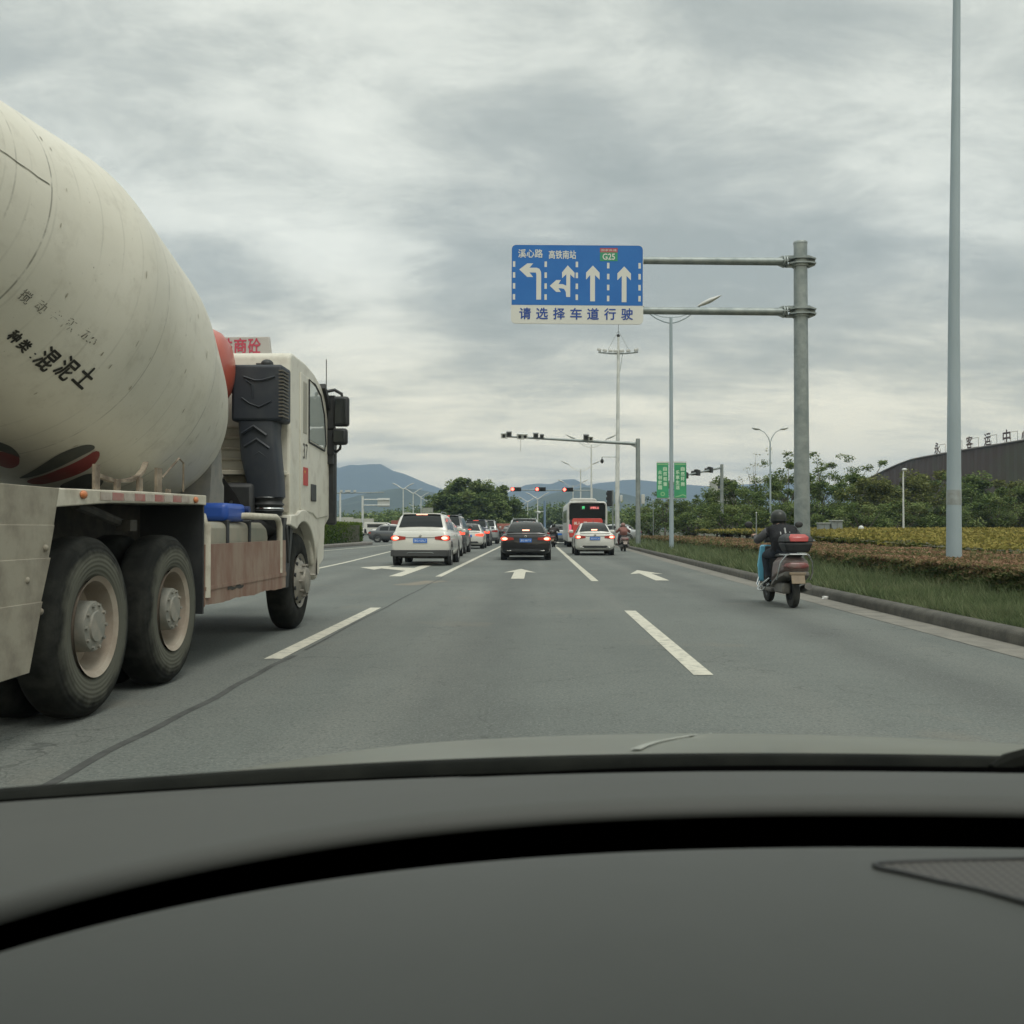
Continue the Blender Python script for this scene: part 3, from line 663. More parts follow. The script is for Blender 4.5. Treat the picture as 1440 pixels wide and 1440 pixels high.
for i, ch in enumerate('混泥土'): text('', ch, None, 0, 0, 0, .125, .165, fn=on_drum(3.385-i*.155, -.808+i*.038, .0), add_to=b, fat=.004)
for i, ch in enumerate('种类'): text('', ch, None, 0, 0, 0, .072, .085, fn=on_drum(3.665-i*.095, -.842), add_to=b, fat=.004)
text('', '：', None, 0, 0, 0, .018, .05, fn=on_drum(3.475, -.852), add_to=b)
b.build('stencil_lettering', INK, drum, smooth=0)
INK2 = mat('worn stencil paint', (.05, .048, .04), .8, 0, (.22, .21, .165), 18, .4, .6)
b = MB()
for i, (ch, dr) in enumerate(zip('搅动容积方', (.15, .3, .8, .6, .6))): text('', ch, None, 0, 0, 0, .075, .085, fn=on_drum(3.82-i*.125, -.61+i*.017), add_to=b, drop=dr)
text('', '7.0', None, 0, 0, 0, .13, .07, fn=on_drum(3.27, -.545), add_to=b, drop=.45)
b.build('faded_lettering', INK2, drum, smooth=0)
def decal(name, pts, m, lift):
    """a painted patch: outline in (along the drum, angle), filled as a fan of small quads"""
    c = np.mean(pts, 0); b = MB(); V = []; K = 6; n = len(pts)
    for k in range(K+1):
        for p in pts: q = c+(np.array(p)-c)*(k/K if k else .01); V.append(drum_pt(q[0], q[1], lift))
    b.add(V, [(k*n+i, k*n+(i+1) % n, (k+1)*n+(i+1) % n, (k+1)*n+i) for k in range(K) for i in range(n)])
    return b.build(name, m, drum, smooth=80)
SW_D = mat('dark grey stripe paint', (.085, .09, .08), .5, 0, (.16, .155, .125), 4, .5, .75); SW_R = mat('red stripe paint', (.27, .055, .05), .5, 0, (.24, .13, .10), 4, .5, .75)
SW_W = mat('white stripe edge', (.45, .42, .36), .55)
def resamp(p, n=48):
    for _ in range(2): p = [tuple(np.array(p[i])*(1-f)+np.array(p[(i+1) % len(p)])*f) for i in range(len(p)) for f in (.25, .75)]
    p = np.array(p+p[:1]); d = np.r_[0, np.cumsum(np.hypot(*np.diff(p, axis=0).T))]; t = np.linspace(0, d[-1], n, endpoint=False)
    return np.stack([np.interp(t, d, p[:, 0]), np.interp(t, d, p[:, 1])], 1)
low_ = [(1.864, -1.60), (1.955, -1.337), (1.994, -1.18), (2.089, -1.071), (2.197, -1.025)]
spl = [(2.240, -1.040), (2.245, -1.109), (2.199, -1.267), (2.02, -1.60)]
upp = [(2.066, -1.62), (2.339, -1.349), (2.442, -1.196), (2.422, -1.064), (2.331, -1.013)]
decal('swoosh_stripe', resamp(low_+spl), SW_R, .003)
decal('swoosh_stripe', resamp(upp+[(2.262, -1.030), (2.268, -1.109), (2.222, -1.267), (2.045, -1.60)]), SW_D, .003)
decal('swoosh_edge', resamp([(2.242, -1.035), (2.262, -1.03), (2.270, -1.109), (2.224, -1.267), (2.047, -1.60), (2.018, -1.60), (2.197, -1.267), (2.243, -1.109)]), SW_W, .0045)
decal('swoosh_stripe', resamp([(3.2, -1.62), (2.95, -1.43), (2.81, -1.363), (2.65, -1.375), (2.506, -1.413), (2.577, -1.393), (2.674, -1.387), (2.711, -1.456), (2.9, -1.62)]), SW_D, .003)
decal('swoosh_stripe', resamp([(2.88, -1.62), (2.70, -1.462), (2.665, -1.394), (2.577, -1.40), (2.506, -1.42), (2.366, -1.484), (2.289, -1.60)]), SW_R, .003)
decal('swoosh_stripe', resamp([(1.80, -1.50), (1.95, -1.24), (1.90, -1.18), (1.80, -1.165), (1.66, -1.19), (1.50, -1.34)]), SW_D, .003)
b = MB(); b.loft([[drum_pt(s_, .160+.003*math.sin(s_*40)-.005, .003), drum_pt(s_, .160+.003*math.sin(s_*40)+.005, .003)] for s_ in np.linspace(3.95, 4.5, 24)], cap=False, closed=False); b.build('weld_seam', mat('dark weld', (.10, .095, .075), .8, 0, (.4, .38, .31), 12), drum, smooth=0)
# dried cement drips on the lower drum and the deck
rg = random.Random(11); b = MB()
for k in range(60):
    s_ = rg.uniform(.5, 3.9); a_ = rg.uniform(-1.35, .6); q = rg.uniform(.004, .014); L_ = rg.uniform(1, 5)
    pts_ = [(s_+q*.5*math.cos(t_), a_+q*L_*.5*math.sin(t_)) for t_ in [k2*math.pi/4 for k2 in range(8)]]
    b.add([drum_pt(p_[0], p_[1], .003) for p_ in pts_], [tuple(range(8))])
b.build('cement_splash', mat('dried cement splash', (.30, .28, .22), .9, 0, (.42, .40, .34), 20), drum, smooth=0)
# chassis --------------------------------------------------------
b = MB()
for s in (-1, 1): b.box((TX+s*.42, 8.4, .93), (.10, 8.6, .28))
for y in (4.6, 6.9, 8.6, 10.2, 12.0): b.box((TX, y, .93), (.84, .12, .2))
for y in (6.2, 7.55): b.cyl((TX-1.1, y, .57), (TX+1.1, y, .57), .11, n=12); b.ell((TX, y, .57), (.26, .26, .26))
b.cyl((TX-1.1, 11.72, .57), (TX+1.1, 11.72, .57), .08, n=10)
b.box((TX, 11.9, 1.0), (1.0, 1.9, .7)); b.box((TX-.2, 9.9, .95), (1.2, .5, .5))
b.build('chassis_frame', UNDER, truck, bevel=.01)
b = MB(); b.prism([(9.72, 1.06), (10.25, 1.06), (10.12, 2.0), (9.86, 2.0)], TX-.75, TX+.78); b.box((TX, 10.0, 1.55), (.5, .3, 1.2))
b.tube([(SX-.5, 10.2, 1.08), (SX-.5, 10.2, 1.62), (SX-.52, 10.25, 1.72), (SX-.6, 10.3, 1.6), (SX-.6, 10.3, 1.1)], .035, 8)
b.build('drum_pedestal', mat('grey pedestal paint', (.17, .175, .17), .7, 0, (.25, .24, .21), 4), truck, bevel=.015)
b = MB(); b.prism([(4.6, 1.06), (5.5, 1.06), (5.1, 1.9), (4.9, 1.9)], TX-.7, TX+.7); b.build('rear_pedestal', UNDER, truck, bevel=.02)
# wheels ---------------------------------------------------------
def tyre_lathe(b, x, y, z, s, r=.565, wd=.29):
    hw = wd/2; c = (x-s*hw, y, z)
    b.lathe([(.30, -hw+.02), (.34, -hw), (r*.80, -hw+.0), (r*.93, -hw+.022), (r*.985, -hw+.055), (r, -hw+.09), (r, hw-.09), (r*.985, hw-.055), (r*.93, hw-.022), (r*.80, hw), (.36, hw-.004), (.315, hw-.02), (.30, hw-.03)], c, (s, 0, 0), 56)
def rear_wheel(y, s, dual=True):
    X = TX+s*1.25
    root = MB(); tyre_lathe(root, X, y, .565, s)
    me_n = 'tyre'
    w_ = empty('wheel', (X-TX, y-9, .565)); w_.parent = truck
    t_ = root.build(me_n, TYRE, w_, smooth=50)
    b = MB(); b.lathe([(.318, .0), (.300, -.012), (.285, -.02), (.272, -.10), (.262, -.165), (.15, -.175), (.02, -.175)], (X, y, .565), (s, 0, 0), 44); b.build('rim', RIMD, w_, smooth=40)
    b = MB(); b.lathe([(.165, -.175), (.160, -.03), (.152, -.015), (.10, -.008), (.095, .004), (.001, .006)], (X, y, .565), (s, 0, 0), 28)
    for k in range(10):
        a = k*math.pi/5; b.cyl((X-s*.02, y+.135*math.cos(a), .565+.135*math.sin(a)), (X+s*.002, y+.135*math.cos(a), .565+.135*math.sin(a)), .012, n=6)
    b.build('hub', HUB, w_, smooth=40)
    b = MB(); tyre_lathe(b, X-s*.335, y, .565, s); b.build('inner_tyre', TREAD, w_, smooth=50)
for s in (1, -1):
    for y in (6.2, 7.55): rear_wheel(y, s)
    X = TX+s*1.22; y = 11.72
    w_ = empty('wheel', (X-TX, y-9, .565)); w_.parent = truck
    b = MB(); tyre_lathe(b, X, y, .565, s); b.build('tyre', TREAD, w_, smooth=50)
    b = MB(); b.lathe([(.318, .0), (.30, -.012), (.28, -.03), (.25, -.005), (.20, .03), (.17, .045), (.16, .05), (.15, .085), (.10, .10), (.001, .105)], (X, y, .565), (s, 0, 0), 40)
    for k in range(10):
        a = k*math.pi/5; b.cyl((X+s*.03, y+.185*math.cos(a), .565+.185*math.sin(a)), (X+s*.075, y+.185*math.cos(a), .565+.185*math.sin(a)), .017, n=6)
    b.build('rim', mat('dusty front rim', (.20, .19, .165), .6, .3, (.30, .28, .24), 6), w_, smooth=40)
    b = MB()
    for k in range(10):
        a = (k+.5)*math.pi/5; b.cyl((X-s*.02, y+.245*math.cos(a), .565+.245*math.sin(a)), (X+s*.0065, y+.245*math.cos(a), .565+.245*math.sin(a)), .024, n=10)
    b.build('rim_holes', M['dark_metal'], w_)
# rear mudguard and flaps -----------------------------------------
for s in (1, -1):
    X = TX+s*1.25
    b = MB()
    x0, x1 = (X-.62, X) if s > 0 else (X, X+.62)
    b.prism([(5.62, 1.412), (7.0, 1.44), (8.26, 1.455), (8.26, 1.372), (8.1, 1.375), (7.2, 1.362), (6.4, 1.345), (5.62, 1.30)], x0, x1)
    gd = b.build('rear_mudguard', CREAM, truck, bevel=.008)
    if s > 0:
        for y, n_ in ((5.98, 0), (7.98, 1)):
            b = MB(); b.ell((X+.008, y, 1.385 if y < 7 else 1.41), (.018, .042, .026), 12, 8); b.build('marker_lamp', mat('orange marker lens', (.50, .16, .05), .3, coat=.4), gd)
        for k in range(9):
            y = 6.22+k*.18; b = MB(); b.box((X+.003, y+.09, 1.385+(y-6.2)*.016), (.005, .172, .05)); b.build('reflector_tape', mat('dusty red reflector', (.33, .12, .11), .6, 0, (.32, .24, .20), 6) if k % 2 else mat('dusty white reflector', (.42, .38, .33), .6, 0, (.30, .25, .21), 6), gd)
        b = MB()
        for y, h in ((6.3, .16), (7.0, .11), (7.35, .2), (7.55, .05), (6.62, .08)): b.box((X-.06, y, 1.43+h/2), (.02, .07 if h < .18 else .1, h))
        b.loft([[(X-.10, y, z), (X-.06, y, z), (X-.06, y, z+.025), (X-.10, y, z+.025)] for y, z in ((6.35, 1.51), (6.6, 1.485), (6.85, 1.50), (7.0, 1.53), (7.1, 1.58), (7.16, 1.64))])
        b.tube([(X-.05, 7.85, 1.47), (X-.05, 7.85, 1.70), (X-.05, 7.75, 1.73), (X-.05, 7.4, 1.56)], .008, 6)
        b.build('mudguard_bracket', mat('rusty bracket', (.11, .085, .06), .85, 0, (.30, .25, .19), 6), gd)
        # plates behind the rear wheel, each lapping over the next
        pl = [((5.68, 1.412), (5.615, 1.19)), ((5.615, 1.20), (5.545, 1.0)), ((5.56, 1.015), (5.45, .76)), ((5.46, .775), (5.32, .40))]
        for k, ((ya, za), (yb, zb)) in enumerate(pl):
            b = MB(); b.prism([(ya, za), (yb, zb), (4.2, zb-.02), (4.2, za)], X-.03+.006*k, X+.004+.006*k); b.build('mudguard_plate', PANEL, truck, bevel=.004)
        b = MB()
        for y, z in ((5.5, 1.07), (5.3, .9), (5.45, .72)): b.ell((X+.012, y, z), (.02, .02, .02), 8, 6)
        b.build('plate_bolts', PANEL, truck)
    b = MB(); b.box((X-s*.28, 8.22, .93), (.54, .03, .92)); b.build('mud_flap', M['black_plastic'], truck)
    b = MB(); b.box((X-s*.55, 6.9, 1.16), (.03, 2.6, .42)); b.cyl((X-s*.1, 6.1, 1.33), (X-s*.2, 7.0, 1.22), .035, n=8); b.box((X-s*.15, 7.0, 1.2), (.1, .12, .08)); b.build('mudguard_lining', UNDER, truck)
# fuel tank, guard bars, skirt -------------------------------------
b = MB(); q = [(8.42, .62), (8.36, .72), (8.36, 1.12), (8.44, 1.225), (8.6, 1.24), (10.35, 1.24), (10.5, 1.2), (10.55, 1.1), (10.55, .72), (10.48, .62)]
b.prism(q, SX-.68, SX-.09); tank = b.build('fuel_tank', mat('pale fuel tank', (.24, .25, .20), .55, .2, (.32, .29, .23), 3), truck, bevel=.06, seg=3)
for y in (9.1, 9.8): b = MB(); b.box((SX-.385, y, .93), (.63, .05, .66)); b.build('tank_strap', M['dark_metal'], tank, bevel=.01)
b = MB()
b.tube([(SX-.02, 8.3, .6), (SX-.02, 8.3, 1.2), (SX-.05, 8.3, 1.27), (SX-.15, 8.3, 1.31), (SX-.5, 8.3, 1.31)], .045, 10); b.build('guard_bar', CREAM, truck, smooth=60); b = MB()
b.tube([(SX-.02, 10.72, .7), (SX-.02, 10.72, 1.2), (SX-.02, 10.66, 1.27), (SX-.02, 10.55, 1.30), (SX-.02, 9.55, 1.30), (SX-.1, 9.5, 1.30)], .033, 10)
b.build('guard_bar', CREAM, truck, smooth=60)
b = MB(); rg = random.Random(3)
top_ = [(8.24, 1.045), (10.93, 1.05)]; bot = [(10.90-.08*k if k else 10.93, .535+rg.uniform(-.005, .005)-.008*math.sin(k*.5)) for k in range(34)]+[(8.24, .525)]
b.prism([(p[0], p[1]) for p in top_+bot], SX-.035, SX-.005); b.prism([(8.24, .66), (10.93, .66), (10.93, .70), (8.24, .69)], SX-.006, SX+.002); sk = b.build('side_skirt', RUST, truck, smooth=0)
b = MB(); b.add([(SX-.002, 8.85+k*.07, .655+.012*math.sin(k*1.7)) for k in range(8)]+[(SX-.002, 9.34-k*.07, .625+.008*math.cos(k*2)) for k in range(8)], [tuple(range(16))]); b.build('torn_edge', UNDER, sk, smooth=0)
# cab --------------------------------------------------------------
YR, YF = 11.17, 13.35
arch = [(11.72+.66*math.cos(a), .60+.72*math.sin(a)) for a in np.linspace(R(12), R(128), 14)]
side = [(YR, 1.30), (YR, 3.10), (YR+.03, 3.16), (YR+.12, 3.185), (11.9, 3.175), (12.35, 3.13), (12.8, 3.03), (13.05, 2.90), (13.22, 2.62), (13.33, 2.2), (13.40, 1.7), (13.36, 1.32), (13.05, 1.20), (12.98, .76), (12.75, .69), (12.42, .70)] + arch
b = MB(); b.prism(side, TX-1.22, SX-.02); cab = b.build('cab', CAB, truck, bevel=.035, seg=3, smooth=35)
# door: panel standing a little proud, window, handle
b = MB(); b.prism([(11.62, 1.40), (11.62, 3.02), (12.3, 3.0), (12.72, 2.90), (12.98, 2.66), (13.10, 2.2), (13.16, 1.34), (12.5, 1.30), (12.3, 1.36)], SX-.03, SX-.006)
door = b.build('door', CAB, truck, bevel=.012)
b = MB(); b.prism([(12.05, 2.26), (12.05, 2.96), (12.35, 2.945), (12.66, 2.85), (12.86, 2.64), (12.96, 2.28), (12.9, 2.22), (12.5, 2.24)], SX-.02, SX-.001); b.build('door_window', M['cab_sky_glass'], door)
b = MB(); wp = [(12.02, 2.23), (12.02, 2.99), (12.36, 2.975), (12.68, 2.88), (12.89, 2.66), (12.99, 2.28), (12.91, 2.19), (12.5, 2.21)]
b.tube([(SX-.002, y, z) for y, z in wp+wp[:1]], .013, 6); b.build('window_seal', M['black_plastic'], door)

b = MB(); b.box((SX+.0, 12.27, 1.62), (.02, .26, .21)); b.build('door_handle', M['black_plastic'], door, bevel=.02)
b = MB(); b.box((SX-.012, 11.83, 2.62), (.02, .20, .62)); b.build('recess_shade_plate', mat('painted recess shade', (.30, .29, .24), .5), truck, bevel=.06, seg=3)  # flat plate; the recess shade is put into its darker colour
text('number_lettering', '37', mat('black number', (.03, .03, .03), .6), (SX-.0035, 11.85, 2.10), (0, 1, 0), (0, 0, 1), .23, .19, door)
b = MB(); b.box((SX-.0015, 11.86, 1.80), (.008, .22, .215)); fl = b.build('flag_sticker', mat('red flag sticker', (.42, .045, .04), .5), door)
b = MB(); st = [(.028*(1 if k % 2 == 0 else .42)*math.sin(k*math.pi/5), .028*(1 if k % 2 == 0 else .42)*math.cos(k*math.pi/5)) for k in range(10)]
b.add([(SX+.0035, 11.80+p[0], 1.855+p[1]) for p in st], [tuple(range(10))]); b.build('star', mat('yellow star', (.7, .5, .06), .5), fl, smooth=0)
b = MB(); b.prism([(p[0], p[1]) for p in [(11.10, 1.33), (11.05, 1.22)]+[(11.72+.70*math.cos(a), .60+.66*math.sin(a)) for a in np.linspace(R(120), R(0), 16)]+[(12.36, .60), (12.50, .60)]+[(11.72+.84*math.cos(a), .60+.80*math.sin(a)) for a in np.linspace(R(4), R(112), 16)]], SX-.12, SX+.015)
b.build('front_mudguard', CAB, truck, bevel=.012)
b = MB(); b.prism([(10.93, .52), (11.16, .52), (11.22, .8), (11.38, 1.22), (11.36, 1.30), (10.98, 1.30), (10.90, 1.1)], SX-.35, SX-.03)
b.tube([(SX-.02, 11.02, 1.18), (SX-.02, 11.1, .80), (SX-.02, 11.18, 1.18), (SX-.02, 11.1, 1.24), (SX-.02, 11.02, 1.18)], .012, 6); b.build('wheel_flap', M['black_plastic'], truck, bevel=.015)
b = MB(); b.prism([(12.55, 1.24), (12.60, .76), (12.68, .72), (12.9, .74), (12.95, .85), (12.95, 1.1), (12.9, 1.18), (12.88, 1.24)], SX-.3, SX-.03); b.build('step_panel', PANEL, truck, bevel=.02)
b = MB(); b.prism([(TX-1.15, 13.0), (TX+1.15, 13.0), (TX+.95, 13.5), (TX-.95, 13.5)], .5, 1.1, 'z'); b.build('front_bumper', CAB, truck, bevel=.06, seg=3)
b = MB(); b.box((TX, 13.36, 2.2), (2.2, .06, 1.0), rx=R(9)); b.build('windscreen', M['glass'], truck, bevel=.03)
b = MB(); b.prism([(12.86, 3.06), (13.2, 2.86), (13.46, 2.62), (13.44, 2.58), (13.1, 2.80), (12.84, 3.0)], TX-1.2, SX+.02); b.build('sun_visor', M['black_plastic'], truck)
b = MB(); b.box((SX+.0, 13.35, 1.85), (.13, .14, 1.25)); b.build('corner_deflector', M['black_plastic'], truck, bevel=.03)
# mirrors
mr = MB(); mr.box((SX+.17, 13.18, 2.735), (.20, .13, .40)); mir = mr.build('mirror', M['black_plastic'], truck, bevel=.04, seg=3)
b = MB(); b.box((SX+.165, 13.11, 2.735), (.145, .012, .34)); b.build('mirror_glass', mat('mirror glass', (.03, .035, .035), .12, .4), mir, bevel=.015)
mr = MB(); mr.box((SX+.15, 13.18, 2.40), (.20, .13, .22)); mir2 = mr.build('mirror', M['black_plastic'], truck, bevel=.04, seg=3)
b = MB(); b.box((SX+.145, 13.11, 2.40), (.14, .012, .16)); b.build('mirror_glass', mat('mirror glass', (.03, .035, .035), .12, .4), mir2, bevel=.015)
b = MB(); b.tube([(SX-.03, 13.1, 2.99), (SX+.08, 13.15, 3.02), (SX+.17, 13.18, 2.97), (SX+.18, 13.18, 2.9)], .022, 8); b.tube([(SX-.0, 13.25, 2.25), (SX+.1, 13.2, 2.20), (SX+.15, 13.18, 2.24), (SX+.16, 13.18, 2.32)], .02, 8)
b.box((SX+.03, 13.22, 2.72), (.09, .10, .46)); b.box((SX+.02, 13.22, 2.34), (.10, .10, .34)); b.box((SX+.0, 13.25, 2.12), (.1, .12, .16)); b.build('mirror_arm', M['black_plastic'], truck, smooth=40)
b = MB(); b.cyl((SX-.02, 13.1, 2.9), (SX-.02, 13.1, 3.42), .006, n=6); b.build('antenna', M['dark_metal'], truck)
# rear wall of the cab: ribs and ledge
b = MB()
for k in range(6): b.box((TX+.25, YR-.012, 2.32-k*.12), (1.7, .035, .03))
b.box((TX+.1, YR-.1, 1.80), (2.2, .26, .05)); b.prism([(TX-.2, 1.8), (SX-.02, 1.8), (SX-.02, 1.36), (SX-.35, 1.36), (SX-.5, 1.55), (SX-.6, 1.7), (TX+.2, 1.72)], YR-.03, YR-.005, 'y')
b.build('cab_rear_wall', CREAM, truck, bevel=.008)
b = MB(); b.box((TX, 10.95, 1.25), (1.9, .5, .85)); b.build('engine_cover', M['black_plastic'], truck, bevel=.05)
b = MB(); b.tube([(SX-.75, 10.3, 1.2), (SX-.7, 10.45, 1.45), (SX-.72, 10.7, 1.62), (SX-.8, 11.1, 1.66)], .03, 8); b.tube([(SX-.6, 10.2, 1.1), (SX-.5, 10.4, 1.38), (SX-.55, 10.8, 1.5), (SX-.6, 11.1, 1.5)], .018, 8); b.build('cab_hose', M['dark_metal'], truck, smooth=60)
b = MB(); b.prism([(SX-.95, 1.28), (SX-.55, 1.28), (SX-.42, 1.42), (SX-.5, 1.56), (SX-.62, 1.72), (SX-.95, 1.74)], 10.685, 10.70, 'y'); b.build('engine_bay_shade', BAY_SHADE, truck, smooth=0)  # black plate standing in for the shade inside the bay opening
# air intake -------------------------------------------------------
b = MB(); b.box((SX-.28, 10.93, 2.655), (.56, .40, .62)); ib = b.build('air_intake', NAVY, truck, bevel=.035, seg=3)
b = MB(); 
for k in range(14): b.box((SX-.012, 10.85, 2.40+k*.038), (.05, .26, .015))
b.build('intake_slats', mat('dusty intake slats', (.12, .11, .09), .8), ib)
b = MB(); b.tube([(SX-.42, 10.722, 2.83), (SX-.30, 10.722, 2.79), (SX-.22, 10.722, 2.79), (SX-.08, 10.722, 2.83)], .012, 6); b.tube([(SX-.40, 10.722, 2.80), (SX-.33, 10.722, 2.74), (SX-.32, 10.722, 2.6)], .008, 6); b.tube([(SX-.44, 10.722, 2.6), (SX-.36, 10.722, 2.54), (SX-.25, 10.722, 2.50), (SX-.12, 10.722, 2.56)], .008, 6)
b.build('moulded_lines', NAVY, ib)
b = MB(); b.ell((SX-.20, 10.86, 2.985), (.07, .08, .055), 12, 8); b.box((SX-.23, 10.86, 2.975), (.16, .1, .03)); b.build('intake_cap', M['black_plastic'], ib)
def rrect(cx_, cy_, z, w_, d_): 
    out = []
    for sx, sy, a0 in ((1, 1, 0), (-1, 1, 90), (-1, -1, 180), (1, -1, 270)):
        for a in (0, 45, 90): t_ = R(a0+a); out.append((cx_+sx*(w_/2-.05)+.05*math.cos(t_), cy_+sy*(d_/2-.05)+.05*math.sin(t_), z))
    return out
b = MB(); b.loft([rrect(SX-.29, 10.92, 2.36, .42, .34), rrect(SX-.285, 10.9, 2.2, .40, .32), rrect(SX-.26, 10.88, 1.95, .41, .30), rrect(SX-.22, 10.88, 1.72, .38, .28), rrect(SX-.19, 10.88, 1.52, .34, .28)])
for k in range(5):
    z = 2.24-k*.14; x = SX-.29+.03*k; b.tube([(x-.15, 10.725+.012*k, z-.03), (x-.02, 10.722+.012*k, z+.05), (x+.12, 10.725+.012*k, z-.05)], .018, 6)
b.build('intake_duct', NAVY, truck, smooth=50)
b = MB(); b.lathe([(.15, 0), (.155, .03), (.175, .05), (.155, .07), (.155, .1), (.178, .12), (.155, .145), (.155, .17), (.178, .19), (.15, .21)], (SX-.19, 10.88, 1.32), (0, 0, 1), 24)
b.tube([(SX-.19, 10.88, 1.33), (SX-.21, 10.88, 1.24), (SX-.30, 10.85, 1.17), (SX-.5, 10.8, 1.12)], [.16, .16, .15, .14], 16); b.build('intake_bellows', M['black_plastic'], truck, smooth=50)
b = MB(); b.lathe([(.165, 0), (.172, .01), (.165, .02)], (SX-.19, 10.88, 1.50), (0, 0, 1), 24); b.lathe([(.165, 0), (.172, .01), (.165, .02)], (SX-.19, 10.88, 1.385), (0, 0, 1), 24); b.build('hose_clamp', M['chrome'], truck)
# roof board, red water tank
b = MB(); b.prism([(TX-1.1, 3.17), (TX+.925, 3.17), (TX+.895, 3.415), (TX-1.1, 3.415)], 11.50, 11.56, 'y'); rb = b.build('roof_sign_board', mat('pale roof board', (.42, .41, .39), .6), truck, bevel=.008)
RT = mat('red board lettering', (.45, .06, .10), .6)
for ch, xx in (('胜', .395), ('商', .56), ('砼', .725)): text('board_lettering', ch, RT, (TX+xx, 11.496, 3.31), (1, 0, 0), (0, 0, 1), .142, .17, rb, fat=.004)
RED = mat('orange red tank paint', (.46, .095, .055), .4, 0, (.36, .08, .06), 2, coat=.3)
ty, tz = 10.60, 2.90
b = MB(); b.lathe([(.001, .80), (.10, .795), (.19, .775), (.30, .735), (.38, .67), (.425, .58), (.435, .47), (.435, -.6), (.30, -.72), (.001, -.76)], (TX-.05, ty, tz), (1, 0, 0), 40); tk = b.build('water_tank', RED, truck, smooth=60)
def on_tank(x, y):   # the shoulder of the tank, facing back and to the right
    a = -.02+y/.40; xx = TX+.60+x
    r = float(np.interp(xx-TX+.05, [.47, .58, .67, .735, .775], [.437, .427, .382, .302, .192]))+.004
    return Vector((xx, ty-r*math.cos(a), tz+r*math.sin(a)))
WT = mat('white tank lettering', (.62, .52, .45), .6)
text('tank_lettering', 'U', WT, 0, 0, 0, .055, .15, tk, fn=lambda x, y: on_tank(x-.015, y)); text('tank_lettering', '陕', WT, 0, 0, 0, .075, .16, tk, fn=lambda x, y: on_tank(x+.065, y))
# a blue can riding on the tank
can = empty('plastic_can', (SX-.22, 9.35, 1.242), 'blue plastic can lying on the fuel tank of the mixer truck', 'can')
BLUE = mat('blue plastic can', (.015, .07, .34), .4)
b = MB(); b.box((SX-.22, 9.35, 1.33), (.30, .62, .17)); b.build('can_body', BLUE, can, bevel=.05, seg=3)
b = MB(); b.cyl((SX-.08, 9.62, 1.36), (SX-.03, 9.62, 1.36), .035, n=12); b.build('can_cap', mat('dark blue cap', (.01, .03, .12), .5), can)
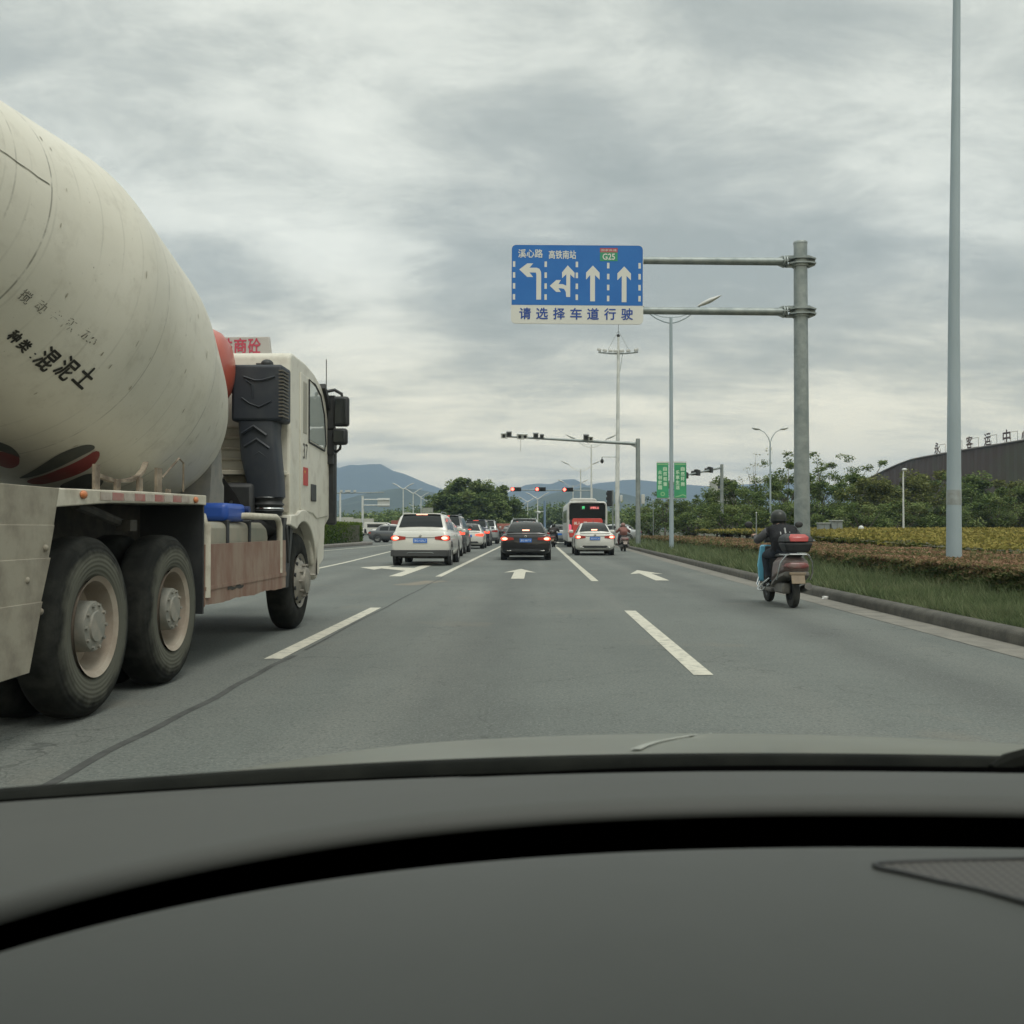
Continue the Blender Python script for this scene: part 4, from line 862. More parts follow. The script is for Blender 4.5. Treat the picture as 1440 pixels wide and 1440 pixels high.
# ------------------------------------------------------------------ cars
def paint(name, c, metal=0): return mat(name, c, .32, metal, coat=.7, c2=tuple(q*.8 for q in c), scale=3, lo=.5, hi=.9, amt=.5)
TRIM = mat('grey black bumper plastic', (.045, .047, .048), .6)
def car(label, x, y, pc, kind='sedan', W=1.82, L=4.6, HT=1.46, rz=0, plate='浙G·8V627', cat='car', lit=True, detail=True, hot=False, group=None):
    root = empty('car', (0, 0, 0), label, cat, group); hw = W/2
    suv = kind != 'sedan'
    zb = .30 if suv else .23; belt = HT*.66 if suv else HT*.675
    if suv:
        st = [(.0, .90, zb+.12, belt-.12), (.05, .95, zb+.03, belt-.03), (.2, .985, zb, belt), (1.0, 1, zb-.04, belt), (2.6, 1, zb-.04, belt-.01), (3.5, 1, zb-.04, belt-.05), (L-.35, .96, zb, belt-.12), (L-.1, .88, zb+.02, belt-.22), (L, .78, zb+.08, belt-.3)]
        yrb, yrr, yrf, ywb = .16, .62, L*.55, L*.77
    else:
        st = [(.0, .88, zb+.10, belt-.07), (.05, .94, zb+.05, belt-.015), (.22, .985, zb, belt+.01), (.9, 1, zb-.04, belt-.0), (2.2, 1, zb-.04, belt-.05), (3.3, 1, zb-.04, belt-.08), (L-.5, .96, zb-.02, belt-.18), (L-.15, .86, zb, belt-.27), (L, .74, zb+.06, belt-.34)]
        yrb, yrr, yrf, ywb = .55, 1.25, L*.52, L*.75
    def ring(yy, f, z0, z1):
        h = [(.0, z0), (.80, z0), (.95, z0+.07), (1.0, z0+.28*(z1-z0)), (.99, z0+.72*(z1-z0)), (.955, z1-.07), (.90, z1-.02), (.82, z1), (.4, z1+.012), (0, z1+.016)]
        r = [(a*f*hw, yy, c) for a, c in h]; return r + [(-p[0], p[1], p[2]) for p in r[-2:0:-1]]
    b = MB(); b.loft([ring(*s) for s in st])
    # greenhouse
    wb = hw*.90; wr = hw*(.74 if suv else .66)
    def gh(yy):
        if yy <= yrr: f = (yy-yrb)/(yrr-yrb); f = math.sin(max(0, min(1, f))*math.pi/2)**(.95 if suv else .9)
        elif yy <= yrf: f = 1
        else: f = math.cos((yy-yrf)/(ywb-yrf)*math.pi/2)**.85 if yy < ywb else 0
        return f
    bl = belt-.03
    def top(yy):
        f = gh(yy); crown = .05 if suv else .06; arc = .03*math.sin(math.pi*min(1, max(0, (yy-yrr)/(yrf-yrr+.01)))) if yrr < yy < yrf else 0
        return bl+f*(HT-crown-bl)+arc-(.03 if yy < yrr+.2 else 0)*0, wb+(wr-wb)*f
    ys_ = [yrb, yrb+(yrr-yrb)*.15, yrb+(yrr-yrb)*.5, yrb+(yrr-yrb)*.85, yrr, (yrr+yrf)/2, yrf, yrf+(ywb-yrf)*.4, yrf+(ywb-yrf)*.8, ywb]
    rings = []
    for yy in ys_:
        zt, wt = top(yy); r = [(wb, yy, bl-.05), (wt+.0, yy, max(bl-.04, zt-.045)), (wt-.05, yy, max(bl-.03, zt-.008)), (wt*.5, yy, zt+.03), (0, yy, zt+.04)]
        rings.append(r + [(-p[0], p[1], p[2]) for p in r[-2::-1]])
    b.loft(rings)
    body = b.build('body', pc, root, smooth=48, world=False)
    # rear glass follows the same stations
    b = MB(); rr = []
    f0, f1 = (.14, .84) if suv else (.08, .92)
    for k in range(6):
        yy = yrb+(yrr-yrb)*(f0+(f1-f0)*k/5); zt, wt = top(yy); z2, _ = top(yy+.01); n = Vector((0, -(z2-zt), .01)).normalized()*.012
        ww = wt-(.10 if suv else .09)
        rr.append([(sx*ww, yy+n.y, zt+n.z+(.036-.024*abs(sx)**2 if abs(sx) < 1 else .014)) for sx in (-1, -.5, 0, .5, 1)])
    b.loft(rr, cap=False, closed=False); b.build('rear_window', M['glass'], root, smooth=60, world=False)
    for s in (1, -1):
        cuts = [(yrr+.10 if suv else yrr-.25, (yrr+yrf)/2-.05), ((yrr+yrf)/2+.05, yrf+(ywb-yrf)*.45)]
        for y0, y1 in cuts:
            b = MB(); lo_, hi_ = [], []
            for k in range(4):
                yy = y0+(y1-y0)*k/3; zt, wt = top(yy); za, zb_ = bl-.05, zt-.045
                P = lambda f: (s*(wb+(wt-wb)*f+.007), yy, za+(zb_-za)*f)
                lo_.append(P(.20)); hi_.append(P(.90))
            b.loft([lo_, hi_], cap=False, closed=False); b.build('side_window', M['glass'], root, smooth=60, world=False)
        # wheels
        for yy in (.85, L-.9):
            r_ = .335 if not suv else .355
            t_ = MB(); t_.lathe([(.21, -.11), (r_*.90, -.115), (r_, -.085), (r_, .085), (r_*.90, .115), (.21, .11)], (s*(hw-.115), yy, r_), (s, 0, 0), 26); ty_ = t_.build('tyre', M['rubber'], root, world=False)
            t_ = MB(); t_.lathe([(.215, .105), (.20, .085), (.19, .06), (.07, .075), (.02, .08)], (s*(hw-.115), yy, r_), (s, 0, 0), 20)
            for k in range(5):
                a = k*2*math.pi/5; t_.box((s*(hw-.115+.088), yy+.13*math.cos(a), r_+.13*math.sin(a)), (.02, .16, .045), rx=a)
            t_.build('rim', M['rim'], ty_, world=False)
            t_ = MB(); t_.lathe([(r_+.06, -.10), (r_+.055, .004), (r_-.01, .004)], (s*hw, yy, r_+.02), (s, 0, 0), 28); t_.build('wheel_arch', TRIM if suv else M['black_plastic'], root, world=False)
        # tail lamps wrap the corner
        z0, z1 = (belt-.30, belt-.14) if suv else (belt-.25, belt-.10)
        ins = .50 if suv else .48
        ln = [(ins, -.012, .55), (.70, -.014, .85), (.885, -.012, 1), (.948, .05, 1), (.992, .22, .75)]
        t_ = MB(); zm = (z0+z1)/2; hh = (z1-z0)/2
        out = [[(s*f*hw*(1.006), yy, zm-hh*q), (s*f*hw*1.006, yy, zm+hh*q), (s*f*hw*.94, yy+.05, zm+hh*q), (s*f*hw*.94, yy+.05, zm-hh*q)] for f, yy, q in ln]
        t_.loft(out); tl = t_.build('tail_light', M['red_dim'] if detail else (M['red_lit'] if lit else M['red_dim']), root, smooth=30, world=False)
        if lit and detail:
            t_ = MB(); t_.ell((s*.83*hw, -.02, zm), (.085*hw*1.3, .012, hh*.62), 12, 8); t_.build('brake_bulb', M['red_hot'], tl, world=False)
            t_ = MB(); t_.ell((s*.86*hw, -.016, zm), (.125*hw, .010, hh*.95), 12, 8); t_.build('brake_glow_lens', M['red_lit'], tl, world=False)
        # door mirror
        zt, wt = top(yrf+(ywb-yrf)*.5)
        t_ = MB(); t_.box((s*(hw+.08), ywb-.55, belt+.06), (.20, .10, .14)); t_.build('side_mirror', pc, root, bevel=.04, world=False)
        if detail:
            t_ = MB(); t_.box((s*(hw*.995), L*.40, belt-.14), (.03, .2, .03)); t_.box((s*(hw*.995), L*.61, belt-.16), (.03, .2, .03)); t_.build('door_handle', M['chrome'], root, world=False)
    if lit:
        yy = yrr if suv else yrb+.12; zt, _ = top(yy)
        t_ = MB()
        if suv: t_.box((0, yrr-.10, HT-.035), (.36, .05, .05))
        else: t_.box((0, yrb+.10, top(yrb+.10)[0]+.055), (.26, .05, .045))
        t_.build('brake_light', M['red_hot'] if detail else M['red_lit'], root, world=False)
    if suv:
        t_ = MB(); t_.box((0, yrr-.02, HT-.015), (wr*1.75, .26, .03)); t_.build('spoiler', pc, root, bevel=.012, world=False)
        for s in (1, -1):
            t_ = MB(); t_.tube([(s*wr*.86, yrr+.15, HT+.01), (s*wr*.86, yrr+.3, HT+.045), (s*wr*.86, yrf-.2, HT+.045), (s*wr*.86, yrf, HT)], .014, 6); t_.build('roof_rail', M['galv'], root, world=False)
        t_ = MB(); t_.loft([[(f*hw*.93, yy, zz) for f, zz in ((-1, zb+.0), (1, zb+.0), (1.0, zb+.20), (-1.0, zb+.20))] for yy in (-.02, .03)])
        for s in (1, -1): t_.prism([(-.02, zb+.0), (-.02, zb+.20), (.24, zb+.20), (.30, zb)], s*hw*.93 if s > 0 else -hw*1.0, hw*1.0 if s > 0 else -hw*.93)
        t_.build('rear_bumper', TRIM, root, bevel=.015, world=False)
        if detail:
            t_ = MB(); t_.tube([(-.42, -.024, zb+.10), (-.36, -.026, zb+.125), (.36, -.026, zb+.125), (.42, -.024, zb+.10)], .007, 6); t_.build('bumper_trim', M['galv'], root, world=False)
        zp = belt-.30
    else:
        t_ = MB(); t_.prism([(-.70*hw, zb+.10), (.70*hw, zb+.10), (.60*hw, zb+.20), (-.60*hw, zb+.20)], -.012, .05, 'y'); t_.build('rear_diffuser', M['black_plastic'], root, world=False)
        if detail:
            t_ = MB()
            for s in (1, -1): t_.box((s*.66*hw, -.016, zb+.13), (.16, .05, .025))
            t_.build('exhaust_trim', M['chrome'], root, bevel=.006, world=False)
        t_ = MB(); t_.box((0, .03, belt-.005), (hw*1.5, .05, .02), rx=R(15)); t_.build('boot_lip', pc, root, bevel=.008, world=False)
        t_ = MB(); t_.prism([(yrr+.15, HT+.0), (yrr+.42, HT-.0), (yrr+.18, HT+.09)], -.01, .01); t_.build('antenna_fin', M['black_plastic'], root, world=False)
        zp = belt-.235
    t_ = MB(); t_.box((0, -.016, zp), (.44, .02, .14)); pl = t_.build('number_plate', M['plate_blue'], root, world=False)
    if detail:
        text('plate_lettering', plate, M['plate_text'], (0, -.0275, zp), (1, 0, 0), (0, 0, 1), .38, .085, pl, world=False)
        t_ = MB(); t_.lathe([(.045, -.005), (.045, .01), (.02, .012)], (0, -.012, zp+.15), (0, -1, 0), 16); t_.build('badge', M['chrome'], root, world=False)
        t_ = MB(); t_.box((0, -.004, zp+.095), (.95, .012, .012)); t_.build('boot_seam', M['black_plastic'], root, world=False)
    t_ = MB(); t_.box((0, L/2, zb-.02), (W*.8, L*.86, .08)); t_.build('underbody', UNDER, root, world=False)
    root.location = (x, y, 0); root.rotation_euler = (0, 0, rz); return root
WHITE = paint('white car paint', (.62, .62, .58)); BLACK = paint('brown black car paint', (.016, .0145, .0155), .2); GREY = paint('dark grey car paint', (.075, .08, .085), .3)
SILV = paint('silver car paint', (.36, .38, .38), .4); NAVYC = paint('dark blue car paint', (.02, .03, .05), .2)
car('white suv with lit brake lamps and grey bumper, nearest car of the left queue', -3.62, 31.2, WHITE, 'suv', 1.86, 4.6, 1.66, plate='浙G·525L7')
car('brown black sedan with lit brake lamps waiting in the middle lane', -.36, 36.6, BLACK, 'sedan', 1.86, 4.9, 1.44, plate='浙G·087T9', cat='car')
car('white sedan with lit brake lamps right behind the red bus', 2.58, 43.2, WHITE, 'sedan', 1.72, 4.4, 1.45, plate='浙G·83C26')
car('white hatchback mostly hidden ahead of the white suv', -3.98, 39.0, WHITE, 'sedan', 1.76, 4.3, 1.50, lit=True, detail=False)
car('dark grey suv with a high roof, second lit one of the queue', -4.18, 45.8, GREY, 'suv', 1.85, 4.7, 1.80, detail=False)
car('small white sedan between two dark suvs in the left queue', -3.86, 57, WHITE, 'sedan', 1.75, 4.4, 1.45, detail=False)
car('dark suv with white roof edge at the head of the left queue', -3.95, 65.5, NAVYC, 'suv', 1.85, 4.6, 1.74, detail=False)
car('silver car just visible past the dark suv in the left queue', -3.75, 75, SILV, 'suv', 1.8, 4.5, 1.80, detail=False, lit=False)
car('silver car showing only its roof over the brown black sedan', -.55, 49, SILV, 'suv', 1.78, 4.4, 1.66, detail=False, lit=False)
car('dark car with pale roof half hidden left of the red bus', 1.75, 74, SILV, 'sedan', 1.8, 4.5, 1.45, detail=False, lit=False)
car('dark car far up the middle lane left of the black sedan roof', -2.3, 92, GREY, 'sedan', 1.8, 4.5, 1.45, detail=False, lit=False)
car('grey sedan crossing beyond the end of the median hedge', -13.8, 84, GREY, 'sedan', 1.8, 4.6, 1.46, rz=R(-105), detail=False, lit=False)
car('white car with rounded roof behind the grey sedan past the median', -16.2, 98, WHITE, 'sedan', 1.8, 4.5, 1.6, rz=R(-75), detail=False, lit=False)
car('pale grey car passing on the side road behind the yellow bed', 8.6, 82, SILV, 'sedan', 1.8, 4.6, 1.55, rz=R(75), detail=False, lit=False)
# red lorry bits far off, past the junction
def lorry(name, label, x, y, c, rz=0, s=1):
    r_ = empty(name, (0, 0, 0), label, 'truck')
    b = MB(); b.box((0, 2.6, 1.45*s), (2.2, 4.6, 1.5*s)); b.build('cargo_bed', c, r_, bevel=.04, world=False)
    b = MB(); b.prism([(5.0, .6), (5.0, 2.5*s), (6.2, 2.4*s), (6.7, 1.6), (6.8, .6)], -1.1, 1.1); b.build('cab', c, r_, bevel=.08, world=False)
    b = MB(); b.box((0, 5.7, 2.0*s), (2.23, .8, .6)); b.build('cab_window', M['glass'], r_, world=False)
    for s_ in (1, -1):
        for yy in (1.3, 5.8): b = MB(); b.cyl((s_*.75, yy, .45), (s_*1.1, yy, .45), .45, n=18); b.build('wheel', M['rubber'], r_, world=False)
    b = MB(); b.box((0, 3.2, .62), (1.9, 6.4, .2)); b.build('chassis', UNDER, r_, world=False)
    for s_ in (1, -1): b = MB(); b.box((s_*.85, .28, .85), (.3, .04, .12)); b.build('tail_light', M['red_dim'], r_, world=False)
    r_.location = (x, y, 0); r_.rotation_euler = (0, 0, rz)
LR = mat('faded red lorry paint', (.26, .075, .055), .6, 0, (.3, .14, .1), 2)
lorry('small_lorry', 'faded red lorry crossing far off between the left queue and the black sedan', -4.0, 104, LR, R(-4), .68)
lorry('small_lorry', 'dull red lorry far off beyond the grey sedan at the median end', -17.6, 128, LR, R(-4), 1.0)
# ------------------------------------------------------------------ bus
bus = empty('bus', (0, 0, 0), 'city bus with white roof and red rear panel waiting in the right lane', 'bus')
BW = mat('white bus paint', (.55, .56, .54), .4, coat=.3, c2=(.45, .45, .42)); BR = mat('red bus paint', (.58, .04, .03), .4, 0, (.50, .045, .035), 3, coat=.4)
b = MB(); b.prism([(-1.22, .34), (1.22, .34), (1.25, .9), (1.25, 2.3), (1.2, 2.72), (1.08, 2.86), (-1.08, 2.86), (-1.2, 2.72), (-1.25, 2.3), (-1.25, .9)], 0, 10.2, 'y'); b.build('body', BW, bus, bevel=.06, world=False)
b = MB(); b.prism([(-1.02, 2.84), (.55, 2.84), (.62, 2.9), (.50, 3.02), (.3, 3.06), (-.86, 3.06), (-1.0, 3.02)], .05, 3.0, 'y'); b.build('roof_unit', BW, bus, bevel=.06, seg=3, world=False)
b = MB(); b.prism([(-1.12, 1.72), (1.12, 1.72), (1.12, 2.60), (1.02, 2.74), (-1.02, 2.74), (-1.12, 2.60)], -.02, .06, 'y'); rwn = b.build('rear_window', M['bus_glass'], bus, bevel=.01, world=False)
b = MB(); b.prism([(-1.1, .98), (1.1, .98), (1.1, 1.74), (1.05, 1.86), (-1.05, 1.86), (-1.1, 1.74)], -.016, .05, 'y'); b.build('rear_surround', M['black_plastic'], bus, world=False)
b = MB(); b.prism([(-.92, 1.0), (.92, 1.0), (.95, 1.66), (.88, 1.80), (-.88, 1.80), (-.95, 1.66)], -.035, .03, 'y'); rp = b.build('engine_door', BR, bus, bevel=.02, world=False)
text('engine_door_lettering', '美人', mat('pale bus lettering', (.7, .55, .5), .5), (-.62, -.0365, 1.50), (1, 0, 0), (0, 0, 1), .42, .19, rp, fat=.008, world=False); text('engine_door_lettering', '医', mat('pale bus lettering', (.7, .55, .5), .5), (-.12, -.0365, 1.50), (1, 0, 0), (0, 0, 1), .2, .19, rp, fat=.008, world=False)
b = MB(); b.prism([(-1.12, .62), (1.12, .62), (1.14, 1.04), (-1.14, 1.04)], -.03, .05, 'y'); b.build('rear_bumper', BR, bus, bevel=.04, world=False)
for s in (1, -1):
    b = MB(); b.prism([(s*1.18, .92), (s*.98, .92), (s*.98, 1.36), (s*1.05, 1.44), (s*1.16, 1.40)], -.05, .02, 'y'); tl = b.build('tail_light', M['red_dim'] if s > 0 else mat('pink lit lamp', (.6, .1, .15), .3, emit=(1, .15, .25), es=.5), bus, bevel=.01, world=False)
    b = MB(); b.ell((s*1.08, -.055, .98), (.09, .02, .08), 12, 8); b.build('brake_bulb', M['red_lit'], bus, world=False)
    for k in range(4): b = MB(); b.box((s*1.245, 1.9+k*2.0, 1.95), (.02, 1.7, .8)); b.build('side_window', M['glass'], bus, bevel=.005, world=False)
    for yy in (2.4, 8.0): b = MB(); b.cyl((s*.9, yy, .48), (s*1.2, yy, .48), .48, n=22); b.build('wheel', M['rubber'], bus, world=False)
    b = MB(); b.tube([(s*1.17, -.03, .9), (s*1.18, -.03, 2.2), (s*1.15, -.03, 2.66), (s*1.05, -.03, 2.78), (0, -.03, 2.82)], .035, 6); b.build('window_frame', BW, bus, world=False)
b = MB(); b.box((-.28, -.032, 2.46), (.30, .02, .26)); gs = b.build('destination_screen', mat('dark screen', (.01, .012, .01), .3), rwn, world=False)
text('screen_lettering', '开', mat('green led', (.05, .6, .2), .4, emit=(.15, 1, .4), es=.5), (-.24, -.0435, 2.46), (1, 0, 0), (0, 0, 1), .16, .16, gs, fat=.01, world=False)
b = MB(); b.box((.45, -.032, 2.46), (.60, .02, .22)); rs = b.build('destination_screen', mat('dark red screen', (.06, .01, .012), .3), rwn, world=False)
text('screen_lettering', '文明礼让', mat('red led', (.6, .1, .1), .4, emit=(1, .32, .30), es=.8), (.45, -.0435, 2.46), (1, 0, 0), (0, 0, 1), .54, .13, rs, fat=.006, world=False)
b = MB(); b.box((0, .3, .36), (2.3, .5, .12)); b.build('underbody', UNDER, bus, world=False)
bus.location = (3.22, 62, 0)
# white hoardings and vans over the median
HO = mat('pale hoarding panels', (.50, .50, .44), .7, 0, (.40, .40, .36), .5)
b = MB(); 
for k in range(7): b.box((-34.5+k*1.55, 150, 1.5), (1.52, .12, 2.3+(.4 if 1 < k < 5 else 0)))
o = b.build('site_hoarding', HO, None, bevel=.02, smooth=0); prop(o, 'long pale hoarding panels across the road behind the median hedge', 'hoarding')
for x, lb in ((-29.0, 'white van parked in front of the pale hoarding, left one'), (-24.6, 'white van parked at the right end of the pale hoarding')):
    v_ = empty('van', (0, 0, 0), lb, 'van'); b = MB(); b.prism([(0, .4), (0, 1.9), (.15, 2.05), (3.4, 2.0), (4.0, 1.3), (4.8, 1.1), (4.9, .4)], -.85, .85); b.build('body', WHITE, v_, bevel=.06, world=False)
    b = MB(); b.box((0, 1.8, 1.55), (1.72, 2.6, .5)); b.build('side_window', M['glass'], v_, world=False)
    for s in (1, -1):
        for yy in (.9, 3.9): b = MB(); b.cyl((s*.65, yy, .33), (s*.88, yy, .33), .33, n=16); b.build('wheel', M['rubber'], v_, world=False)
    v_.location = (x, 143, 0); v_.rotation_euler = (0, 0, R(-90))
# ------------------------------------------------------------------ overhead lane sign
SY = 25.0
pt, pb = at(1125.5, 341, SY), at(1128.5, 781, SY)
sgn = empty('road_sign', (pb.x, SY, .1), 'blue overhead lane guide sign on a thick galvanised pole with two arms', 'sign')
b = MB(); b.tube([(pb.x, SY, .0), (pb.x-.01, SY, 3), (pt.x, SY, pt.z)], [.20, .185, .165], 28); pole = b.build('pole', M['galv'], sgn, smooth=60)
b = MB(); b.lathe([(.02, .03), (.16, .02), (.172, 0), (.172, -.04)], (pt.x, SY, pt.z), (0, 0, 1), 28); b.build('pole_cap', M['galv'], pole)
for py in (367, 437.5):
    a0 = at(1100, py+1, SY); a1 = at(726, py-1, SY-.0); yb = SY
    b = MB(); b.tube([(a0.x+.1, SY, a0.z), (a1.x, SY, a1.z+.02)], [.098, .085], 18); b.build('arm', M['galv'], sgn, smooth=60)
    b = MB(); zz = a0.z-.01; cx_ = pt.x
    for dz in (-.13, .13):
        b.prism([(cx_-.30, SY-.12), (cx_-.17, SY-.26), (cx_+.17, SY-.26), (cx_+.36, SY-.12), (cx_+.36, SY+.12), (cx_+.17, SY+.26), (cx_-.17, SY+.26), (cx_-.30, SY+.12)], zz+dz*.45-.018, zz+dz*.45+.018, 'z')
    b.prism([(cx_+.19, zz-.16), (cx_+.36, zz-.09), (cx_+.36, zz+.10), (cx_+.19, zz+.17)], SY-.03, SY+.03, 'y')
    b.cyl((cx_, SY, zz-.13), (cx_, SY, zz+.13), .205, n=28)
    b.cyl((a0.x+.02, SY, a0.z), (a0.x+.05, SY, a0.z), .15, n=18); b.cyl((a0.x+.08, SY, a0.z), (a0.x+.11, SY, a0.z), .15, n=18)
    for s in (1, -1): b.prism([(a0.x-.12, a0.z+s*.09), (a0.x+.02, a0.z+s*.15), (a0.x+.02, a0.z+s*.09)], SY-.02, SY+.02, 'y'); b.prism([(a0.x+.11, a0.z+s*.15), (cx_-.16, a0.z+s*.15), (cx_-.16, a0.z+s*.06), (a0.x+.11, a0.z+s*.06)], SY-.02, SY+.02, 'y')
    for k in range(8):
        a = k*math.pi/4; b.cyl((a0.x-.01, SY+.125*math.cos(a), a0.z+.125*math.sin(a)), (a0.x+.14, SY+.125*math.cos(a), a0.z+.125*math.sin(a)), .014, n=6)
    b.build('clamp', M['galv'], sgn, smooth=40)
# panel: four pixel corners -> a plane 13 cm before the arms
PY = SY-.14
c00, c10, c01, c11 = at(718.5, 456, PY), at(904.5, 457.5, PY), at(719, 343.5, PY), at(905, 347, PY)
UX = (c10-c00).normalized(); UZ = Vector((0, 0, 1)); WID = (c10-c00).length; HEI = (c01.z-c00.z+c11.z-c10.z)/2
UZ = (c01-c00).normalized(); NN = UX.cross(UZ).normalized()
def sp(fx, fy, d=0):   # fractions of the sign, from the top left
    return c01 + UX*(fx*WID) - UZ*(fy*HEI) + NN*d
def rr_poly(x0, y0, x1, y1, r, n=5):
    out = []
    for (cx_, cy_, a0) in ((x1-r, y0+r*WID/HEI, -90), (x1-r, y1-r*WID/HEI, 0), (x0+r, y1-r*WID/HEI, 90), (x0+r, y0+r*WID/HEI, 180)):
        for k in range(n+1): a = R(a0+90*k/n); out.append((cx_+r*math.cos(a), cy_+r*WID/HEI*math.sin(a)))
    return out
def spoly(b, pts, d0, d1): b.loft([[sp(x, y, d0) for x, y in pts], [sp(x, y, d1) for x, y in pts]])
b = MB(); spoly(b, rr_poly(0, 0, 1, 1, .035), -.04, 0); pan = b.build('sign_panel', M['sign_white'], sgn, smooth=0)
b = MB()
for k in (.12, .35, .65, .88): b.box(sp(k, .5, -.06), (.06, .05, HEI*.96))
b.build('panel_brace', M['galv'], pan)
b = MB(); spoly(b, [(x, y) for x, y in rr_poly(.004, .007, .996, .996, .033) if y < .5]+[(.004, .762), (.996, .762)][::1] if False else [(.004, .762), (.996, .762)]+[p for p in rr_poly(.004, .007, .996, .996, .033)[::-1] if p[1] < .5][0:0]+[], 0, .001) if False else None
top_pts = [p for p in rr_poly(.004, .007, .996, .996, .033) if p[1] < .5]
rp_ = [p for p in top_pts if p[0] > .5]; lp_ = [p for p in top_pts if p[0] < .5]
b = MB(); spoly(b, lp_+rp_+[(.996, .765), (.004, .765)], .0, .003); blue = b.build('blue_field', M['sign_blue'], pan, smooth=0)
def stext(s, cx_, cy_, wd, ht, m, par, nm='sign_lettering', fat=.004, d=.0045):
    text(nm, s, m, sp(cx_, cy_, d), UX, UZ, wd*WID, ht*HEI, par, fat=fat)
stext('溪心路', .146, .115, .185, .105, M['sign_white'], blue); stext('高铁南站', .388, .128, .205, .105, M['sign_white'], blue)
b = MB(); spoly(b, [(.672, .04), (.806, .04), (.806, .095), (.672, .095)], .003, .005); rp2 = b.build('route_badge', M['sign_red'], blue, smooth=0)
b = MB(); spoly(b, [(.672, .095), (.806, .095), (.806, .205), (.672, .205)], .003, .005); gp = b.build('route_badge', M['sign_green'], blue, smooth=0)
stext('国家高速', .739, .068, .118, .030, M['sign_white'], rp2, fat=0, d=.0065); stext('G25', .739, .150, .092, .075, M['sign_white'], gp, d=.0065)
for i, ch in enumerate('请选择车道行驶'): stext(ch, .107+i*.1285, .872, .086, .142, mat('blue sign lettering', (.012, .06, .30), .5), pan, fat=.006)
b = MB()
for fx in (.022, .262, .498, .735, .972):
    for k in range(4):
        y0 = .215+k*.138+(.012 if fx > .5 else 0); spoly(b, [(fx-.009, y0), (fx+.009, y0), (fx+.009, y0+.07), (fx-.009, y0+.07)], .003, .0045)
b.build('lane_dashes', M['sign_white'], blue, smooth=0)
CC = lambda pts: [((x-123)/1217, (y-92)/732) for x, y in pts]     # read off the close view of the sign
ar = [[(198, 325), (272, 268), (326, 268), (292, 308), (360, 308), (384, 318), (398, 345), (400, 370), (400, 602), (356, 602), (356, 372), (350, 352), (292, 352), (326, 394), (272, 394)],
      [(645, 284), (708, 352), (706, 402), (668, 368), (668, 576), (632, 576), (628, 530), (612, 502), (585, 496), (560, 496), (582, 530), (540, 530), (480, 474), (540, 420), (582, 420), (560, 458), (600, 458), (632, 472), (632, 366), (594, 402), (592, 350)],
      [(876, 284), (938, 350), (938, 414), (896, 372), (896, 614), (852, 614), (852, 372), (814, 414), (814, 350)],
      [(1164, 290), (1226, 356), (1226, 418), (1186, 378), (1186, 620), (1142, 620), (1142, 378), (1102, 418), (1102, 356)]]
for p in ar: b = MB(); spoly(b, CC(p), .003, .005); b.build('lane_arrow_sign', M['sign_white'], blue, smooth=0)

# ------------------------------------------------------------------ lamp posts
HEADM = mat('pale lamp head', (.50, .52, .51), .4, .2)
def lamp(label, px, Y, ptop, pbase, r0=.13, r1=.07, arm=1.65, rise=.75, style='bowl', mats='lamp_grey', group='lamp posts along the road', name='street_lamp', z_top=None, banners=False):
    P = at(px, ptop, Y); z0 = 0
    zt = z_top or P.z
    o = empty(name, (P.x, Y, 0), label, 'street lamp', group)
    b = MB(); b.tube([(P.x, Y, -.1), (P.x, Y, .5*zt), (P.x, Y, zt)], [r0, (r0+r1)/2, r1], 18); b.build('pole', M[mats], o, smooth=60)
    for s in (1, -1):
        b = MB()
        if style == 'bowl':
            pts = [(P.x, Y, zt-.28*rise)]+[(P.x+s*arm*t, Y, zt+rise*(t**2.4)*.62-.28*rise*(1-t)) for t in (.25, .5, .75, 1)]
            b.tube(pts, .03*(1 if arm > 1 else .7), 6); b.tube([(P.x, Y, zt+.02)]+[(P.x+s*arm*t, Y, zt+.08*t+rise*(t**2.4)*.50) for t in (.3, .6, .9)], .018, 6)
            e0 = Vector(pts[-1]); hd = Vector((s*.92, 0, .42)).normalized()
        elif style == 'fork':
            pts = [(P.x, Y, zt-.1), (P.x+s*arm*.12, Y, zt+rise*.35), (P.x+s*arm*.4, Y, zt+rise*.78), (P.x+s*arm*.8, Y, zt+rise)]
            b.tube(pts, .03, 6); e0 = Vector(pts[-1]); hd = Vector((s, 0, .18)).normalized()
        else:
            pts = [(P.x, Y, zt), (P.x+s*arm*.5, Y, zt+rise*.45), (P.x+s*arm, Y, zt+rise)]; b.tube(pts, .10, 6); e0 = Vector(pts[-1]); hd = Vector((s*.9, 0, .38)).normalized()
        b.build('arm', M[mats], o, smooth=60)
        L_ = (.95 if style == 'vee' else 1.05) if arm > .96 else .55; k = MB(); side_ = Vector((0, 1, 0)); upv = side_.cross(hd)*(-s)
        upv = Vector((-hd.z*s, 0, abs(hd.x))).normalized()
        rings = []
        for t, wd_, th in ((-.12, .04, .03), (.1, .13, .08), (.45, .18, .11), (.8, .13, .06), (1.0, .02, .012)):
            c = e0+hd*(L_*t); rings.append([c+side_*(wd_*math.cos(a))+upv*(th*math.sin(a)+.02) for a in [2*math.pi*q/10 for q in range(10)]])
        k.loft(rings); k.build('lamp_head', HEADM, o, smooth=60)
    return o
